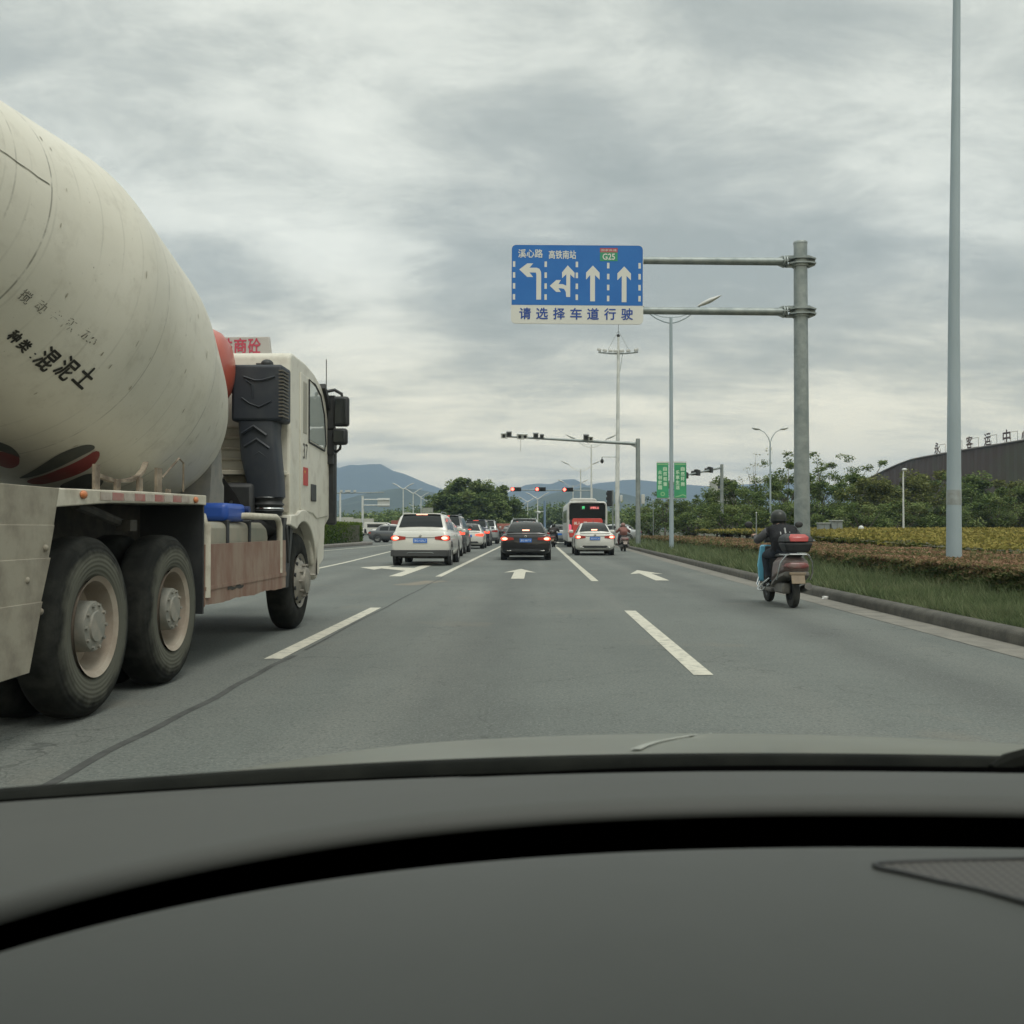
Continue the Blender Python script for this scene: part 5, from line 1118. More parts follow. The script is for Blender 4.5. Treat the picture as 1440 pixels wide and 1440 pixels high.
def lampA():
    Y = 20.5; P0 = at(1341.5, 775, Y); P1 = at(1346.5, -120, Y)
    o = empty('street_lamp', (P0.x, Y, 0), 'tall thick pale lamp pole rising out of the hedge past the top of the picture', 'street lamp', 'lamp posts along the road')
    b = MB(); b.tube([(P0.x, Y, -.1), (P0.x+.0, Y, P0.z), (P0.x+.033, Y, 5.5), (P1.x, Y, P1.z)], [.152, .150, .112, .062], 28); po = b.build('pole', M['lamp_grey'], o, smooth=60)
    za, zb_ = at(1341, 689, Y).z, at(1341, 710, Y).z
    b = MB(); b.lathe([(.1455, zb_), (.1465, zb_+.01), (.1445, za-.01), (.1435, za)], (P0.x+.007, Y, 0), (0, 0, 1), 28); b.build('faded_wrap', mat('faded pole wrap', (.26, .28, .27), .7, 0, (.33, .37, .38), 6), po, smooth=60)
    for s in (1, -1):
        b = MB(); b.tube([(P1.x, Y, P1.z)]+[(P1.x+s*1.65*t, Y, P1.z+.5*t**2.4) for t in (.3, .6, 1)], .03, 6); b.build('arm', M['lamp_grey'], o)
        b = MB(); b.ell((P1.x+s*2.0, Y, P1.z+.62), (.42, .15, .06)); b.build('lamp_head', HEADM, o)
lampA()
lB = lamp('pale two armed lamp post carrying a pair of green banners', 943.5, 45, 447, 755, .105, .07, 1.33, .9)
# banners on it
bx = wloc(lB)
def banner(px0, px1, tx, label):
    a = at(px0, 651, 44.9); c = at(px1, 700, 44.9); wd = c.x-a.x; ht = a.z-c.z; cx_ = (a.x+c.x)/2; cz = (a.z+c.z)/2
    b = MB(); b.box((cx_, 44.9, cz), (wd, .02, ht)); pn = b.build('banner_panel', M['banner'], lB)
    for j, colm in enumerate(tx):
        for i, ch in enumerate(colm):
            text('banner_lettering', ch, M['banner_text'], (cx_+wd*(.20-.42*j), 44.887, cz+ht*(.33-.145*i-.10*j)), (1, 0, 0), (0, 0, 1), wd*.30, ht*.11, pn, fat=.008)
    b = MB(); b.box((cx_, 44.887, a.z-.06), (wd*.9, .006, .05)); 
    if px0 < 940: b.lathe([(.055, 0), (.10, .0)], (cx_, 44.886, c.z+.17), (0, -1, 0), 16)
    else: b.loft([[(cx_-wd*.45, 44.887, c.z+.03), (cx_-wd*.1, 44.887, c.z+.05), (cx_+wd*.2, 44.887, c.z+.12), (cx_+wd*.48, 44.887, c.z+.04)], [(cx_-wd*.45, 44.887, c.z+.05), (cx_-wd*.1, 44.887, c.z+.1), (cx_+wd*.2, 44.887, c.z+.16), (cx_+wd*.48, 44.887, c.z+.1)]], cap=False, closed=False)
    b.build('banner_ornament', mat('pale banner ornament', (.25, .50, .25), .6), pn, smooth=0)
banner(923.5, 940.2, ('自然和谐', '众创家园'), ''); banner(948.0, 965.2, ('自然环抱', '乐享生活'), '')
z_a, z_b = at(943, 650, 44.95).z, at(943, 700.5, 44.95).z; b = MB()
for z in (z_a, z_b): b.box((bx.x, 44.95, z), (1.36, .03, .05))
b.build('banner_bracket', M['white_pole'], lB)
lamp('white two armed lamp post whose arms cross the camera gantry arm', 831.5, 92, 626, 740, .11, .06, 1.45, .9, mats='white_pole')
lamp('two armed lamp post just above the bus roof, second from the high mast', 816.5, 122, 660, 740, .11, .06, 1.5, 1.0, mats='white_pole')
lamp('faint lamp post over the left edge of the bus roof', 805.8, 150, 683, 740, .11, .06, 1.4, .8, mats='white_pole')
for i, (px, Y, py, lb) in enumerate([(567, 165, 690, 'white two armed lamp post over the nearest white suv, largest of its row'), (581, 196, 696, 'second white two armed lamp post of the row over the white suv'),
        (592, 230, 701, 'third white two armed lamp post of the row over the white suv'), (600, 270, 707, 'smallest distant lamp post at the left foot of the great round tree'), (584, 300, 716, 'low distant lamp post under the row over the white suv')]):
    lamp(lb, px, Y, py-2, 735, .12, .08, 1.0, .65, style='vee', mats='white_pole', group='white lamp posts beyond the junction')
for px, Y, py, lb in [(756, 175, 703, 'white two armed lamp post under the middle traffic light'), (742, 215, 707, 'second white lamp post under the traffic lights, near the great tree'), (734, 255, 711, 'third and faintest white lamp post beside the great round tree')]:
    lamp(lb, px, Y, py-1, 735, .12, .08, 1.25, .8, style='vee', mats='white_pole', group='white lamp posts beyond the junction')
lamp('forked two headed lamp post among the trees left of the thick sign pole', 1083, 70, 622, 740, .07, .05, .95, .9, style='fork', mats='lamp_grey', group=None, name='street_lamp')
def small_lamp():
    Y = 58; P = at(1270, 662, Y); o = empty('garden_lamp', (P.x, Y, .2), 'small white garden lamp post before the trees left of the big pale pole', 'street lamp')
    b = MB(); b.tube([(P.x, Y, .2), (P.x, Y, P.z-.3), (P.x+.02, Y, P.z)], [.06, .045, .035], 10); b.build('pole', M['white_pole'], o)
    b = MB(); b.ell((P.x+.08, Y, P.z+.06), (.16, .1, .09), 12, 8); b.tube([(P.x, Y, P.z), (P.x+.2, Y, P.z+.12)], .02, 6); b.build('lamp_head', HEADM, o)
small_lamp()
# ------------------------------------------------------------------ high mast with boat shaped lamps
def high_mast():
    Y = 70; P = at(869.5, 470, Y); zc_ = at(869, 495, Y).z
    o = empty('high_mast', (P.x, Y, 0), 'tall white mast with a boat shaped rack of floodlights under the sign', 'light mast')
    b = MB(); b.tube([(P.x-.12, Y, 0), (P.x-.06, Y, zc_*.5), (P.x, Y, zc_), (P.x, Y, P.z-.2)], [.17, .14, .10, .07], 16); b.build('pole', M['white_pole'], o, smooth=60)
    b = MB(); b.ell((P.x, Y, P.z-.1), (.12, .12, .12), 14, 10); b.cyl((P.x, Y, P.z), (P.x, Y, P.z+.7), .015, n=6); b.build('finial', M['dark_metal'], o)
    b = MB(); b.tube([(P.x+x, Y, zc_+.018*x*x*3.2-.1) for x in (-1.4, -1, -.5, 0, .5, 1, 1.4)], .035, 6); b.tube([(P.x+x, Y+.3, zc_+.018*x*x*3.2-.1) for x in (-1.4, -1, -.5, 0, .5, 1, 1.4)], .03, 6)
    b.tube([(P.x, Y, zc_+1.5), (P.x-.75, Y, zc_+.12)], .012, 5); b.tube([(P.x, Y, zc_+1.5), (P.x+.75, Y, zc_+.12)], .012, 5); b.tube([(P.x+.3, Y, zc_-.1), (P.x+.1, Y, zc_-1.4)], .02, 5)
    b.build('lamp_rack', M['galv'], o)
    for x in (-1.35, -.95, -.55, -.2, .25, .7, 1.25): b = MB(); b.box((P.x+x, Y-.05, zc_+.055*x*x+.06), (.30, .2, .16), ry=R(-14*x)); b.build('floodlight', HEADM, o, bevel=.02)
    za = at(869, 643, Y).z; xa = at(846.5, 643, Y).x
    b = MB(); b.tube([(P.x, Y-.1, za), (xa, Y-.1, za+.02)], .025, 6); b.build('camera_arm', M['galv'], o)
    b = MB(); b.ell((xa, Y-.1, za-.28), (.12, .12, .16), 12, 8); b.cyl((xa, Y-.1, za-.16), (xa, Y-.1, za), .03, n=6); b.build('dome_camera', M['dark_metal'], o)
    zb_ = at(872, 701, Y).z; b = MB(); b.box((P.x+.17, Y-.2, zb_), (.16, .2, .45)); b.build('junction_box', HEADM, o, bevel=.02)
high_mast()
# ------------------------------------------------------------------ camera gantry
def gantry():
    Y = 58; P = at(897, 617, Y); a1 = at(705.5, 613.5, Y); a0 = at(893, 624, Y)
    o = empty('camera_gantry', (P.x, Y, 0), 'grey steel pole with one long arm carrying traffic cameras across the road', 'gantry')
    b = MB(); b.tube([(P.x, Y, 0), (P.x, Y, P.z)], [.15, .125], 12); b.build('pole', M['galv'], o)
    b = MB(); b.tube([a0, a0.lerp(a1, .5), a1], [.10, .08, .05], 12); b.prism([(P.x-.45, a0.z-.06), (P.x-.1, a0.z-.25), (P.x-.1, a0.z+.12)], Y-.04, Y+.04, 'y'); b.build('arm', M['galv'], o)
    for px, py, w_, dk in [(708.5, 613, .22, 0), (716, 611, .2, 1), (731, 614, .22, 0), (738.5, 614, .2, 0), (753.5, 613, .2, 1), (762, 614, .16, 1), (824, 615, .2, 1), (830.5, 617, .18, 0)]:
        q = at(px, py, Y); zl = a0.lerp(a1, (a0.x-q.x)/(a0.x-a1.x)).z
        b = MB(); w_ *= 1.45; b.box((q.x, Y-.05, q.z+.0), (w_, .35, w_*.85), rx=R(12)); b.box((q.x, Y-.12, q.z+w_*.48), (w_*1.15, .45, .03), rx=R(12)); b.cyl((q.x, Y, zl), (q.x, Y, q.z-.05), .03, n=6)
        cm = b.build('traffic_camera', M['white_pole'] if not dk else mat('grey camera shell', (.12, .13, .13), .5), o, bevel=.01)
        b = MB(); b.cyl((q.x, Y-.22, q.z-.03), (q.x, Y-.245, q.z-.035), w_*.3, n=10); b.build('lens', M['dark_metal'], cm)
    b = MB()
    for px in (712, 735, 756, 828): q = at(px, 619, Y); zl = a0.lerp(a1, (a0.x-q.x)/(a0.x-a1.x)).z; b.tube([(q.x-.12, Y-.05, zl+.02), (q.x-.06, Y-.08, zl-.12), (q.x+.06, Y-.08, zl-.12), (q.x+.14, Y-.05, zl+.02)], .01, 5)
    q = at(732, 635, Y); b.tube([(q.x, Y, q.z), (q.x+.01, Y, a0.lerp(a1, .85).z)], .007, 4); b.build('hanging_cable', M['dark_metal'], o)
    zb_ = at(903, 702, Y).z; b = MB(); b.box((P.x+.28, Y-.05, zb_), (.2, .25, .55)); b.build('junction_box', HEADM, o, bevel=.02)
gantry()
# ------------------------------------------------------------------ traffic lights
HOUS = mat('black signal housing', (.012, .014, .014), .6); LENS = mat('dark signal lens', (.03, .028, .02), .3)
REDL = mat('lit red signal', (.8, .05, .03), .3, emit=(1, .10, .07), es=7.0)
def red_lights():
    Y = 108; a0 = at(832, 690, Y); a1 = at(718, 689, Y)
    o = empty('traffic_light', (a0.x, Y, 0), 'mast arm with three red horizontal signals across the junction', 'traffic light')
    b = MB(); b.tube([(a0.x, Y, 0), (a0.x, Y, a0.z+.3)], [.14, .11], 12); b.build('pole', M['white_pole'], o)
    b = MB(); b.tube([a0, a1], [.07, .05], 8); b.build('arm', M['galv'], o)
    for px, py in ((725.5, 688), (760, 688), (798.5, 688.5)):
        q = at(px, py, Y-.15); b = MB(); b.box(q, (1.15, .22, .44)); h = b.build('signal_housing', HOUS, o, bevel=.03)
        for k in range(3):
            c = (q.x-.36+.36*k, q.y-.115, q.z); b = MB(); b.lathe([(.165, 0), (.165, .03), (.1, .045), (.01, .05)], c, (0, -1, 0), 18); b.build('lit_red_lens' if k == 0 else 'signal_lens', REDL if k == 0 else LENS, h)
            b = MB(); b.lathe([(.185, 0), (.18, .2)], c, (0, -1, 0), 18); b.build('visor', HOUS, h)
red_lights()
def near_signal():
    Y = 72; q = at(857.5, 701, Y); o = empty('signal_post', (q.x+.15, Y, 0), 'black upright signal on a thin post beside the high mast', 'traffic light')
    b = MB(); b.cyl((q.x+.22, Y, 0), (q.x+.22, Y, q.z+.6), .06, n=10); b.build('post', M['galv'], o)
    b = MB(); b.box((q.x-.03, Y-.1, q.z), (.34, .2, 1.15)); hs = b.build('signal_housing', HOUS, o, bevel=.03)
    for k in range(3): b = MB(); b.lathe([(.12, 0), (.12, .12)], (q.x-.14, Y-.1, q.z-.36+.36*k), (-1, 0, 0), 14); b.build('visor', HOUS, hs)
near_signal()
def far_signal():
    Y = 74; P = at(1015, 653, Y); o = empty('far_signal_mast', (P.x, Y, 0), 'grey mast by the trees whose slanting arm holds signals seen from behind', 'traffic light')
    b = MB(); b.tube([(P.x, Y, 0), (P.x, Y, P.z)], [.15, .12], 12); b.build('pole', M['galv'], o)
    e0 = at(1013, 658, Y); e1 = at(962, 669, 62); b = MB(); b.tube([e0, e1], [.08, .05], 10); b.build('arm', M['galv'], o)
    for t in (.32, .68, .98):
        c = e0.lerp(e1, t); d = (e1-e0).normalized(); b = MB(); b.box(c+Vector((0, -.05, .02)), (1.0, .24, .38), rz=math.atan2(d.y, d.x)); h = b.build('signal_housing', HOUS, o, bevel=.03)
        for k in (-.3, 0, .3): cc = c+d*k; n_ = Vector((-d.y, d.x, 0)).normalized(); n_ = n_ if n_.x < 0 else -n_; b = MB(); b.lathe([(.15, 0), (.15, .22)], cc+n_*.1, n_, 12); b.build('visor', HOUS, h)
far_signal()
# ------------------------------------------------------------------ gantries across the junction on the left
def back_sign():
    Y = 150; P = at(510, 700, Y); o = empty('back_of_road_sign', (P.x, Y, 0), 'white back of a road sign on a two armed post over the hoarding', 'sign')
    b = MB(); b.cyl((P.x, Y, 0), (P.x, Y, P.z+.3), .17, n=10); b.build('pole', M['white_pole'], o)
    for py in (702.5, 710.5): a = at(510, py, Y); e_ = at(548, py, Y); b = MB(); b.cyl(a, e_, .09, n=8); b.build('arm', M['white_pole'], o)
    c = at(539.5, 706.5, Y+.15); b = MB(); b.box(c, (1.85, .06, 1.30)); b.build('sign_panel', HEADM, o, bevel=.02)
back_sign()
def left_gantry():
    Y = 132; P = at(478.5, 693, Y); o = empty('camera_gantry', (P.x, Y, 0), 'thin far camera gantry with a long arm beside the mixer cab', 'gantry')
    b = MB(); b.cyl((P.x, Y, 0), (P.x, Y, P.z+.1), .13, n=10); b.build('pole', M['white_pole'], o)
    e0, e1 = at(440, 694, Y), at(540, 692.5, Y); b = MB(); b.cyl(e0, e1, .08, n=8); b.build('arm', M['galv'], o)
    for px in (472, 480, 487.5, 491, 499): q = at(px, 690.5, Y); b = MB(); b.box(q, (.3, .4, .26)); b.cyl(q, q-Vector((0, 0, .3)), .04, n=6); b.build('traffic_camera', HEADM, o)
left_gantry()
def route_board():
    Y = 120; c = at(601, 717.5, Y); o = empty('route_board', (c.x, Y, 0), 'small pale framed board over the white suv at the foot of the great tree', 'sign')
    b = MB(); b.box(c, (1.45, .06, .62)); b.build('sign_panel', mat('faded board', (.30, .32, .27), .6, 0, (.22, .25, .2), 4), o)
    for x in (-.7, .7): b = MB(); b.box((c.x+x, Y, (c.z+.31)/2), (.06, .06, c.z+.31)); b.build('post', M['white_pole'], o)
route_board()
def blue_post():
    Y = 140; P = at(766, 704, Y); o = empty('camera_post', (P.x, Y, 0), 'pale blue post with a thin arm behind the brown black sedan', 'post')
    b = MB(); b.cyl((P.x, Y, 0), (P.x, Y, P.z), .16, n=10); b.build('pole', mat('pale blue post', (.17, .25, .36), .5), o)
    e_ = at(752, 720, Y); a = at(766, 719, Y); b = MB(); b.cyl(a, e_, .05, n=6); b.ell((at(757.5, 720.5, Y)), (.3, .15, .2), 12, 8); b.build('arm', M['white_pole'], o)
blue_post()
def thin_post(px, ptop, Y, label):
    P = at(px, ptop, Y); o = empty('thin_post', (P.x, Y, 0), label, 'post'); b = MB(); b.tube([(P.x, Y, 0), (P.x, Y, P.z)], [.03, .026], 8); b.build('pole', M['galv'], o); b = MB(); b.ell((P.x, Y, P.z+.03), (.035, .035, .035), 10, 6); b.build('cap', M['white_pole'], o)
thin_post(918.5, 704, 70, 'thin pale post just left of the green banners'); thin_post(871.8, 731, 60, 'short pale post beside the foot of the high mast'); thin_post(1063.5, 722, 46, 'thin pale post behind the near scooter mirror')
# grey cabinets
for px0, px1, pt_, Y, lb in [(1150, 1165, 736.5, 52, 'low grey cabinet at the edge of the yellow bed'), (1168, 1183, 733, 52, 'taller grey cabinet beside the low one at the yellow bed')]:
    a = at(px0, pt_, Y); c = at(px1, pt_, Y); o = empty('utility_cabinet', ((a.x+c.x)/2, Y, .2), lb, 'cabinet'); wd = c.x-a.x
    b = MB(); b.box(((a.x+c.x)/2, Y, (.2+a.z)/2), (wd, .4, a.z-.2)); b.build('cabinet_body', mat('grey cabinet paint', (.23, .26, .26), .6, 0, (.17, .19, .19), 4), o, bevel=.015)
    b = MB(); b.box(((a.x+c.x)/2, Y, a.z+.03), (wd+.08, .5, .05)); b.build('cabinet_lid', mat('pale cabinet lid', (.34, .36, .35), .6), o, bevel=.01)
    b = MB(); b.box(((a.x+c.x)/2, Y-.205, (.2+a.z)/2), (.012, .012, a.z-.35)); b.build('door_seam', M['dark_metal'], o)
q = at(1211, 742, 50); b = MB(); b.ell((q.x, 50, q.z-.05), (.14, .14, .16), 14, 10); b.cyl((q.x, 50, .3), (q.x, 50, q.z-.1), .06, n=10); o = b.build('globe_bollard', HEADM); prop(o, 'small white round topped bollard behind the yellow bed', 'bollard')
# ------------------------------------------------------------------ station building
def station():
    o = empty('station_building', (60, 165, 0), 'long brown ribbed hall with a roof that curves down to the left and rooftop letters', 'building')
    wall = mat('brown ribbed cladding', (.072, .052, .043), .75, 0, (.07, .075, .045), .12, .46, .66)
    # crest measured along the facade
    fac = [(1205, 205, 684), (1225, 200, 672), (1245, 194, 662), (1265, 189, 653), (1283, 184, 646.5), (1300, 180, 643), (1340, 170, 636), (1380, 162, 629.5), (1420, 155, 623), (1460, 148, 616), (1520, 140, 605), (1640, 126, 580)]
    P = [at(px, py, Y) for px, Y, py in fac]
    D = Vector((P[-1].x-P[5].x, P[-1].y-P[5].y, 0)).normalized(); Nf = Vector((-D.y, D.x, 0)); Nf = Nf if Nf.y > 0 else -Nf
    b = MB(); V = []; n = 0
    # ribs: a zigzag facade
    dense = []
    for i in range(len(P)-1):
        k = max(2, int((P[i+1]-P[i]).length/.9))
        for j in range(k): dense.append(P[i].lerp(P[i+1], j/k))
    dense.append(P[-1]); rows_ = []
    for i, p in enumerate(dense):
        q = p - Nf*(.14 if i % 2 else 0); rows_.append([(q.x, q.y, -.2), (q.x, q.y, p.z-.12), (q.x-Nf.x*.2, q.y-Nf.y*.2, p.z), (p.x+Nf.x*40, p.y+Nf.y*40, p.z+1.5), (p.x+Nf.x*40, p.y+Nf.y*40, -.2)])
    b.loft(rows_, cap=True); b.build('hall_wall', wall, o, smooth=0)
    b = MB(); b.tube([p+Vector((0, 0, .06))-Nf*.25 for p in dense], .13, 6); b.build('roof_edge', mat('grey roof edge', (.16, .15, .14), .6), o)
    lt = mat('dark red roof letters', (.06, .028, .026), .5); fr = mat('letter frame', (.18, .17, .16), .6)
    for ch, px, py, ht in (('永', 1317.8, 630.5, 14), ('康', 1341, 626, 14), ('客', 1363, 622, 15), ('运', 1388.5, 618, 15), ('中', 1415.5, 614, 17), ('心', 1442, 610, 17)):
        i = np.interp(px, [f[0] for f in fac], range(len(fac))); i0 = int(i); base = P[i0].lerp(P[i0+1], i-i0); Y = base.y-.3
        c = at(px, py, Y); sc_ = Y/FPX; h = ht*sc_*1.12
        text('roof_letter', ch, lt, c, D, (0, 0, 1), h*.86, h, o, fat=.06)
        b = MB(); 
        for dx in (-.35, .35, 1.1): q = c+D*(dx*h); zt_ = c.z+(-.1 if dx < 1 else .3)*h; b.cyl((q.x+Nf.x*.2, q.y+Nf.y*.2, base.z-.3), (q.x+Nf.x*.2, q.y+Nf.y*.2, zt_), .035, n=5)
        for dz in (-.45, .3): q0 = c+D*(.2*h)+Nf*.2; q1 = c+D*(1.1*h)+Nf*.2; b.cyl(q0+Vector((0, 0, dz*h)), q1+Vector((0, 0, dz*h)), .04, n=5)
        b.build('letter_frame', fr, o)
station()
def pale_block():
    Y = 230; a = at(1002, 676, Y); c = at(1030, 700, Y); o = empty('pale_block', ((a.x+c.x)/2, Y, 0), 'pale building glimpsed through the trees right of the banners', 'building')
    b = MB(); b.box(((a.x+c.x)/2, Y, a.z/2), (c.x-a.x, 8, a.z)); b.build('wall', HO, o)
    for k in range(4): b = MB(); b.box((a.x+.8+k*1.15, Y-4.01, a.z-1.4), (.7, .05, 1.2)); b.build('window', M['glass'], o)
pale_block()
def litter():
    q = at(1161.5, 845, 16.7); rg = random.Random(5); b = MB()
    pts = [[(q.x+.06*rg.uniform(.6, 1.2)*math.cos(a), 16.7+.05*rg.uniform(.6, 1.2)*math.sin(a), .006+z) for a in [k*.785 for k in range(8)]] for z in (0, .025, .045)]
    b.loft(pts); o = b.build('crumpled_paper', mat('white paper', (.7, .7, .68), .8), smooth=0); prop(o, 'small crumpled white paper lying in the gutter right of the near scooter', 'litter')
litter()
# ------------------------------------------------------------------ scooters and riders
def skin_body(name, joints, bones, mats, assign, parent, sub=2):
    me = bpy.data.meshes.new(name); names = list(joints)
    me.from_pydata([joints[n][0] for n in names], [(names.index(a), names.index(b_)) for a, b_ in bones], [])
    o = bpy.data.objects.new(name, me); col.objects.link(o)
    sk = o.modifiers.new('skin', 'SKIN'); sk.use_smooth_shade = True
    for i, n in enumerate(names):
        d = me.skin_vertices[0].data[i]; r = joints[n][1]; d.radius = r if isinstance(r, tuple) else (r, r); d.use_root = (i == 0)
    ss = o.modifiers.new('sub', 'SUBSURF'); ss.levels = ss.render_levels = sub
    dg = bpy.context.evaluated_depsgraph_get(); m2 = bpy.data.meshes.new_from_object(o.evaluated_get(dg)); bpy.data.objects.remove(o)
    m2.name = name; m2.materials.clear()
    for m in mats: m2.materials.append(m)
    for p in m2.polygons: p.material_index = assign(p.center); p.use_smooth = True
    o = bpy.data.objects.new(name, m2); col.objects.link(o); o.parent = parent; return o
def rider(label, x, y, rz, jk, slv, trs, helm=True, hatm=None, detail=True, lean=0.0, wide=1.0, name='person'):
    root = empty(name, (0, 0, 0), label, 'person')
    J = {'pelvis': ((0, -.12, .85), (.17, .14)), 'waist': ((lean*.3, -.04, .97), (.165, .13)), 'chest': ((lean*.7, .07, 1.10), (.20*wide, .14)), 'nape': ((lean, .155, 1.20), (.08, .08)), 'neck': ((lean, .20, 1.255), (.06, .06)), 'head': ((lean, .245, 1.325), (.083, .092)), 'crown': ((lean, .25, 1.395), (.072, .082))}
    Bn = [('pelvis', 'waist'), ('waist', 'chest'), ('chest', 'nape'), ('nape', 'neck'), ('neck', 'head'), ('head', 'crown')]
    for s, k in ((-1, 'l'), (1, 'r')):
        J['sh'+k] = ((lean+s*.195*wide, .11, 1.145), .085); J['el'+k] = ((lean+s*.345, .22, .975), .06); J['wr'+k] = ((s*.315, .44, 1.045), .038); J['ha'+k] = ((s*.315, .52, 1.075), (.04, .028))
        J['hi'+k] = ((s*.11, .02, .82), .11); J['kn'+k] = ((s*.17, .44, .76), .072); J['an'+k] = ((s*.155, .34, .38), .048); J['to'+k] = ((s*.16, .50, .34), (.045, .035))
        Bn += [('chest', 'sh'+k), ('sh'+k, 'el'+k), ('el'+k, 'wr'+k), ('wr'+k, 'ha'+k), ('pelvis', 'hi'+k), ('hi'+k, 'kn'+k), ('kn'+k, 'an'+k), ('an'+k, 'to'+k)]
        if detail:
            for f in range(4):
                b0 = (s*(.285+.021*f), .555, 1.083); J[f'f{f}a'+k] = (b0, .0095); J[f'f{f}b'+k] = ((s*(.285+.021*f), .585+(.004 if f in (1, 2) else 0), 1.065), .009); J[f'f{f}c'+k] = ((s*(.285+.021*f), .57, 1.042), .008)
                Bn += [('ha'+k, f'f{f}a'+k), (f'f{f}a'+k, f'f{f}b'+k), (f'f{f}b'+k, f'f{f}c'+k)]
            J['t1'+k] = ((s*.275, .52, 1.055), .011); J['t2'+k] = ((s*.272, .55, 1.04), .009); Bn += [('ha'+k, 't1'+k), ('t1'+k, 't2'+k)]
    def asg(c):
        if c.z > 1.235 and abs(c.x-lean) < .13 and c.y > .13: return 3
        if c.y > .47 and c.z > .98: return 3
        if abs(c.x-lean) > .235*wide and c.z > .9: return 1
        if c.z < .43: return 4
        if c.z < .93 and not (c.y < .10 and c.z > .84): return 2
        return 0
    body = skin_body('body', J, Bn, [jk, slv, trs, M['skin'], M['black_plastic']], asg, root)
    if helm:
        b = MB(); cx_, cy_, cz = lean, .235, 1.355
        prof = []
        for k in range(10):
            t = math.pi*.5*k/9; prof.append((max(.001, .119*math.sin(t+.0001)), .118*math.cos(t)))
        prof = [(r_, z) for r_, z in prof]+[(.120, -.04), (.112, -.09), (.10, -.095)]
        b.lathe([(r_, z) for r_, z in prof], (cx_, cy_, cz), (0, 0, 1), 28); h = b.build('helmet', hatm or M['helmet'], root, world=False, smooth=60)
        b = MB(); b.lathe([(.1215, -.035), (.1195, -.058)], (cx_, cy_, cz), (0, 0, 1), 28); b.build('helmet_band', M['black_plastic'], h, world=False)
        b = MB(); b.prism([(cx_-.09, cy_+.10), (cx_-.06, cy_+.19), (cx_+.06, cy_+.19), (cx_+.09, cy_+.10)], cz-.01, cz+.005, 'z'); b.build('helmet_peak', M['black_plastic'], h, bevel=.004, world=False)
        b = MB(); b.ell((cx_, cy_+.115, cz-.055), (.016, .028, .03), 10, 8)
        for s in (1, -1): b.ell((cx_+s*.032, cy_+.098, cz-.03), (.014, .01, .008), 8, 6); b.ell((cx_+s*.088, cy_-.005, cz-.06), (.012, .025, .035), 8, 6)
        b.ell((cx_, cy_+.10, cz-.10), (.028, .01, .008), 8, 6); b.build('face_features', M['skin'], body, world=False)
        b = MB(); b.ell((cx_, cy_-.02, cz-.105), (.098, .095, .055), 16, 10); b.build('hair', mat('black hair', (.012, .011, .010), .7), root, world=False)
    if detail and helm:
        st = mat('pale back stripe', (.35, .36, .36), .7)
        b = MB()
        for dx, w_, z0, z1 in ((.02, .022, 1.20, 1.33), (-.055, .014, 1.215, 1.265), (.085, .014, 1.215, 1.265)):
            b.box((lean+dx, -.095-(1.24-(z0+z1)/2)*.45+.035, (z0+z1)/2-.14), (w_, .03, z1-z0), rx=R(-28))
        b.build('jacket_stripe', st, root, world=False)
    root.location = (x, y, 0); root.rotation_euler = (0, 0, rz); return root
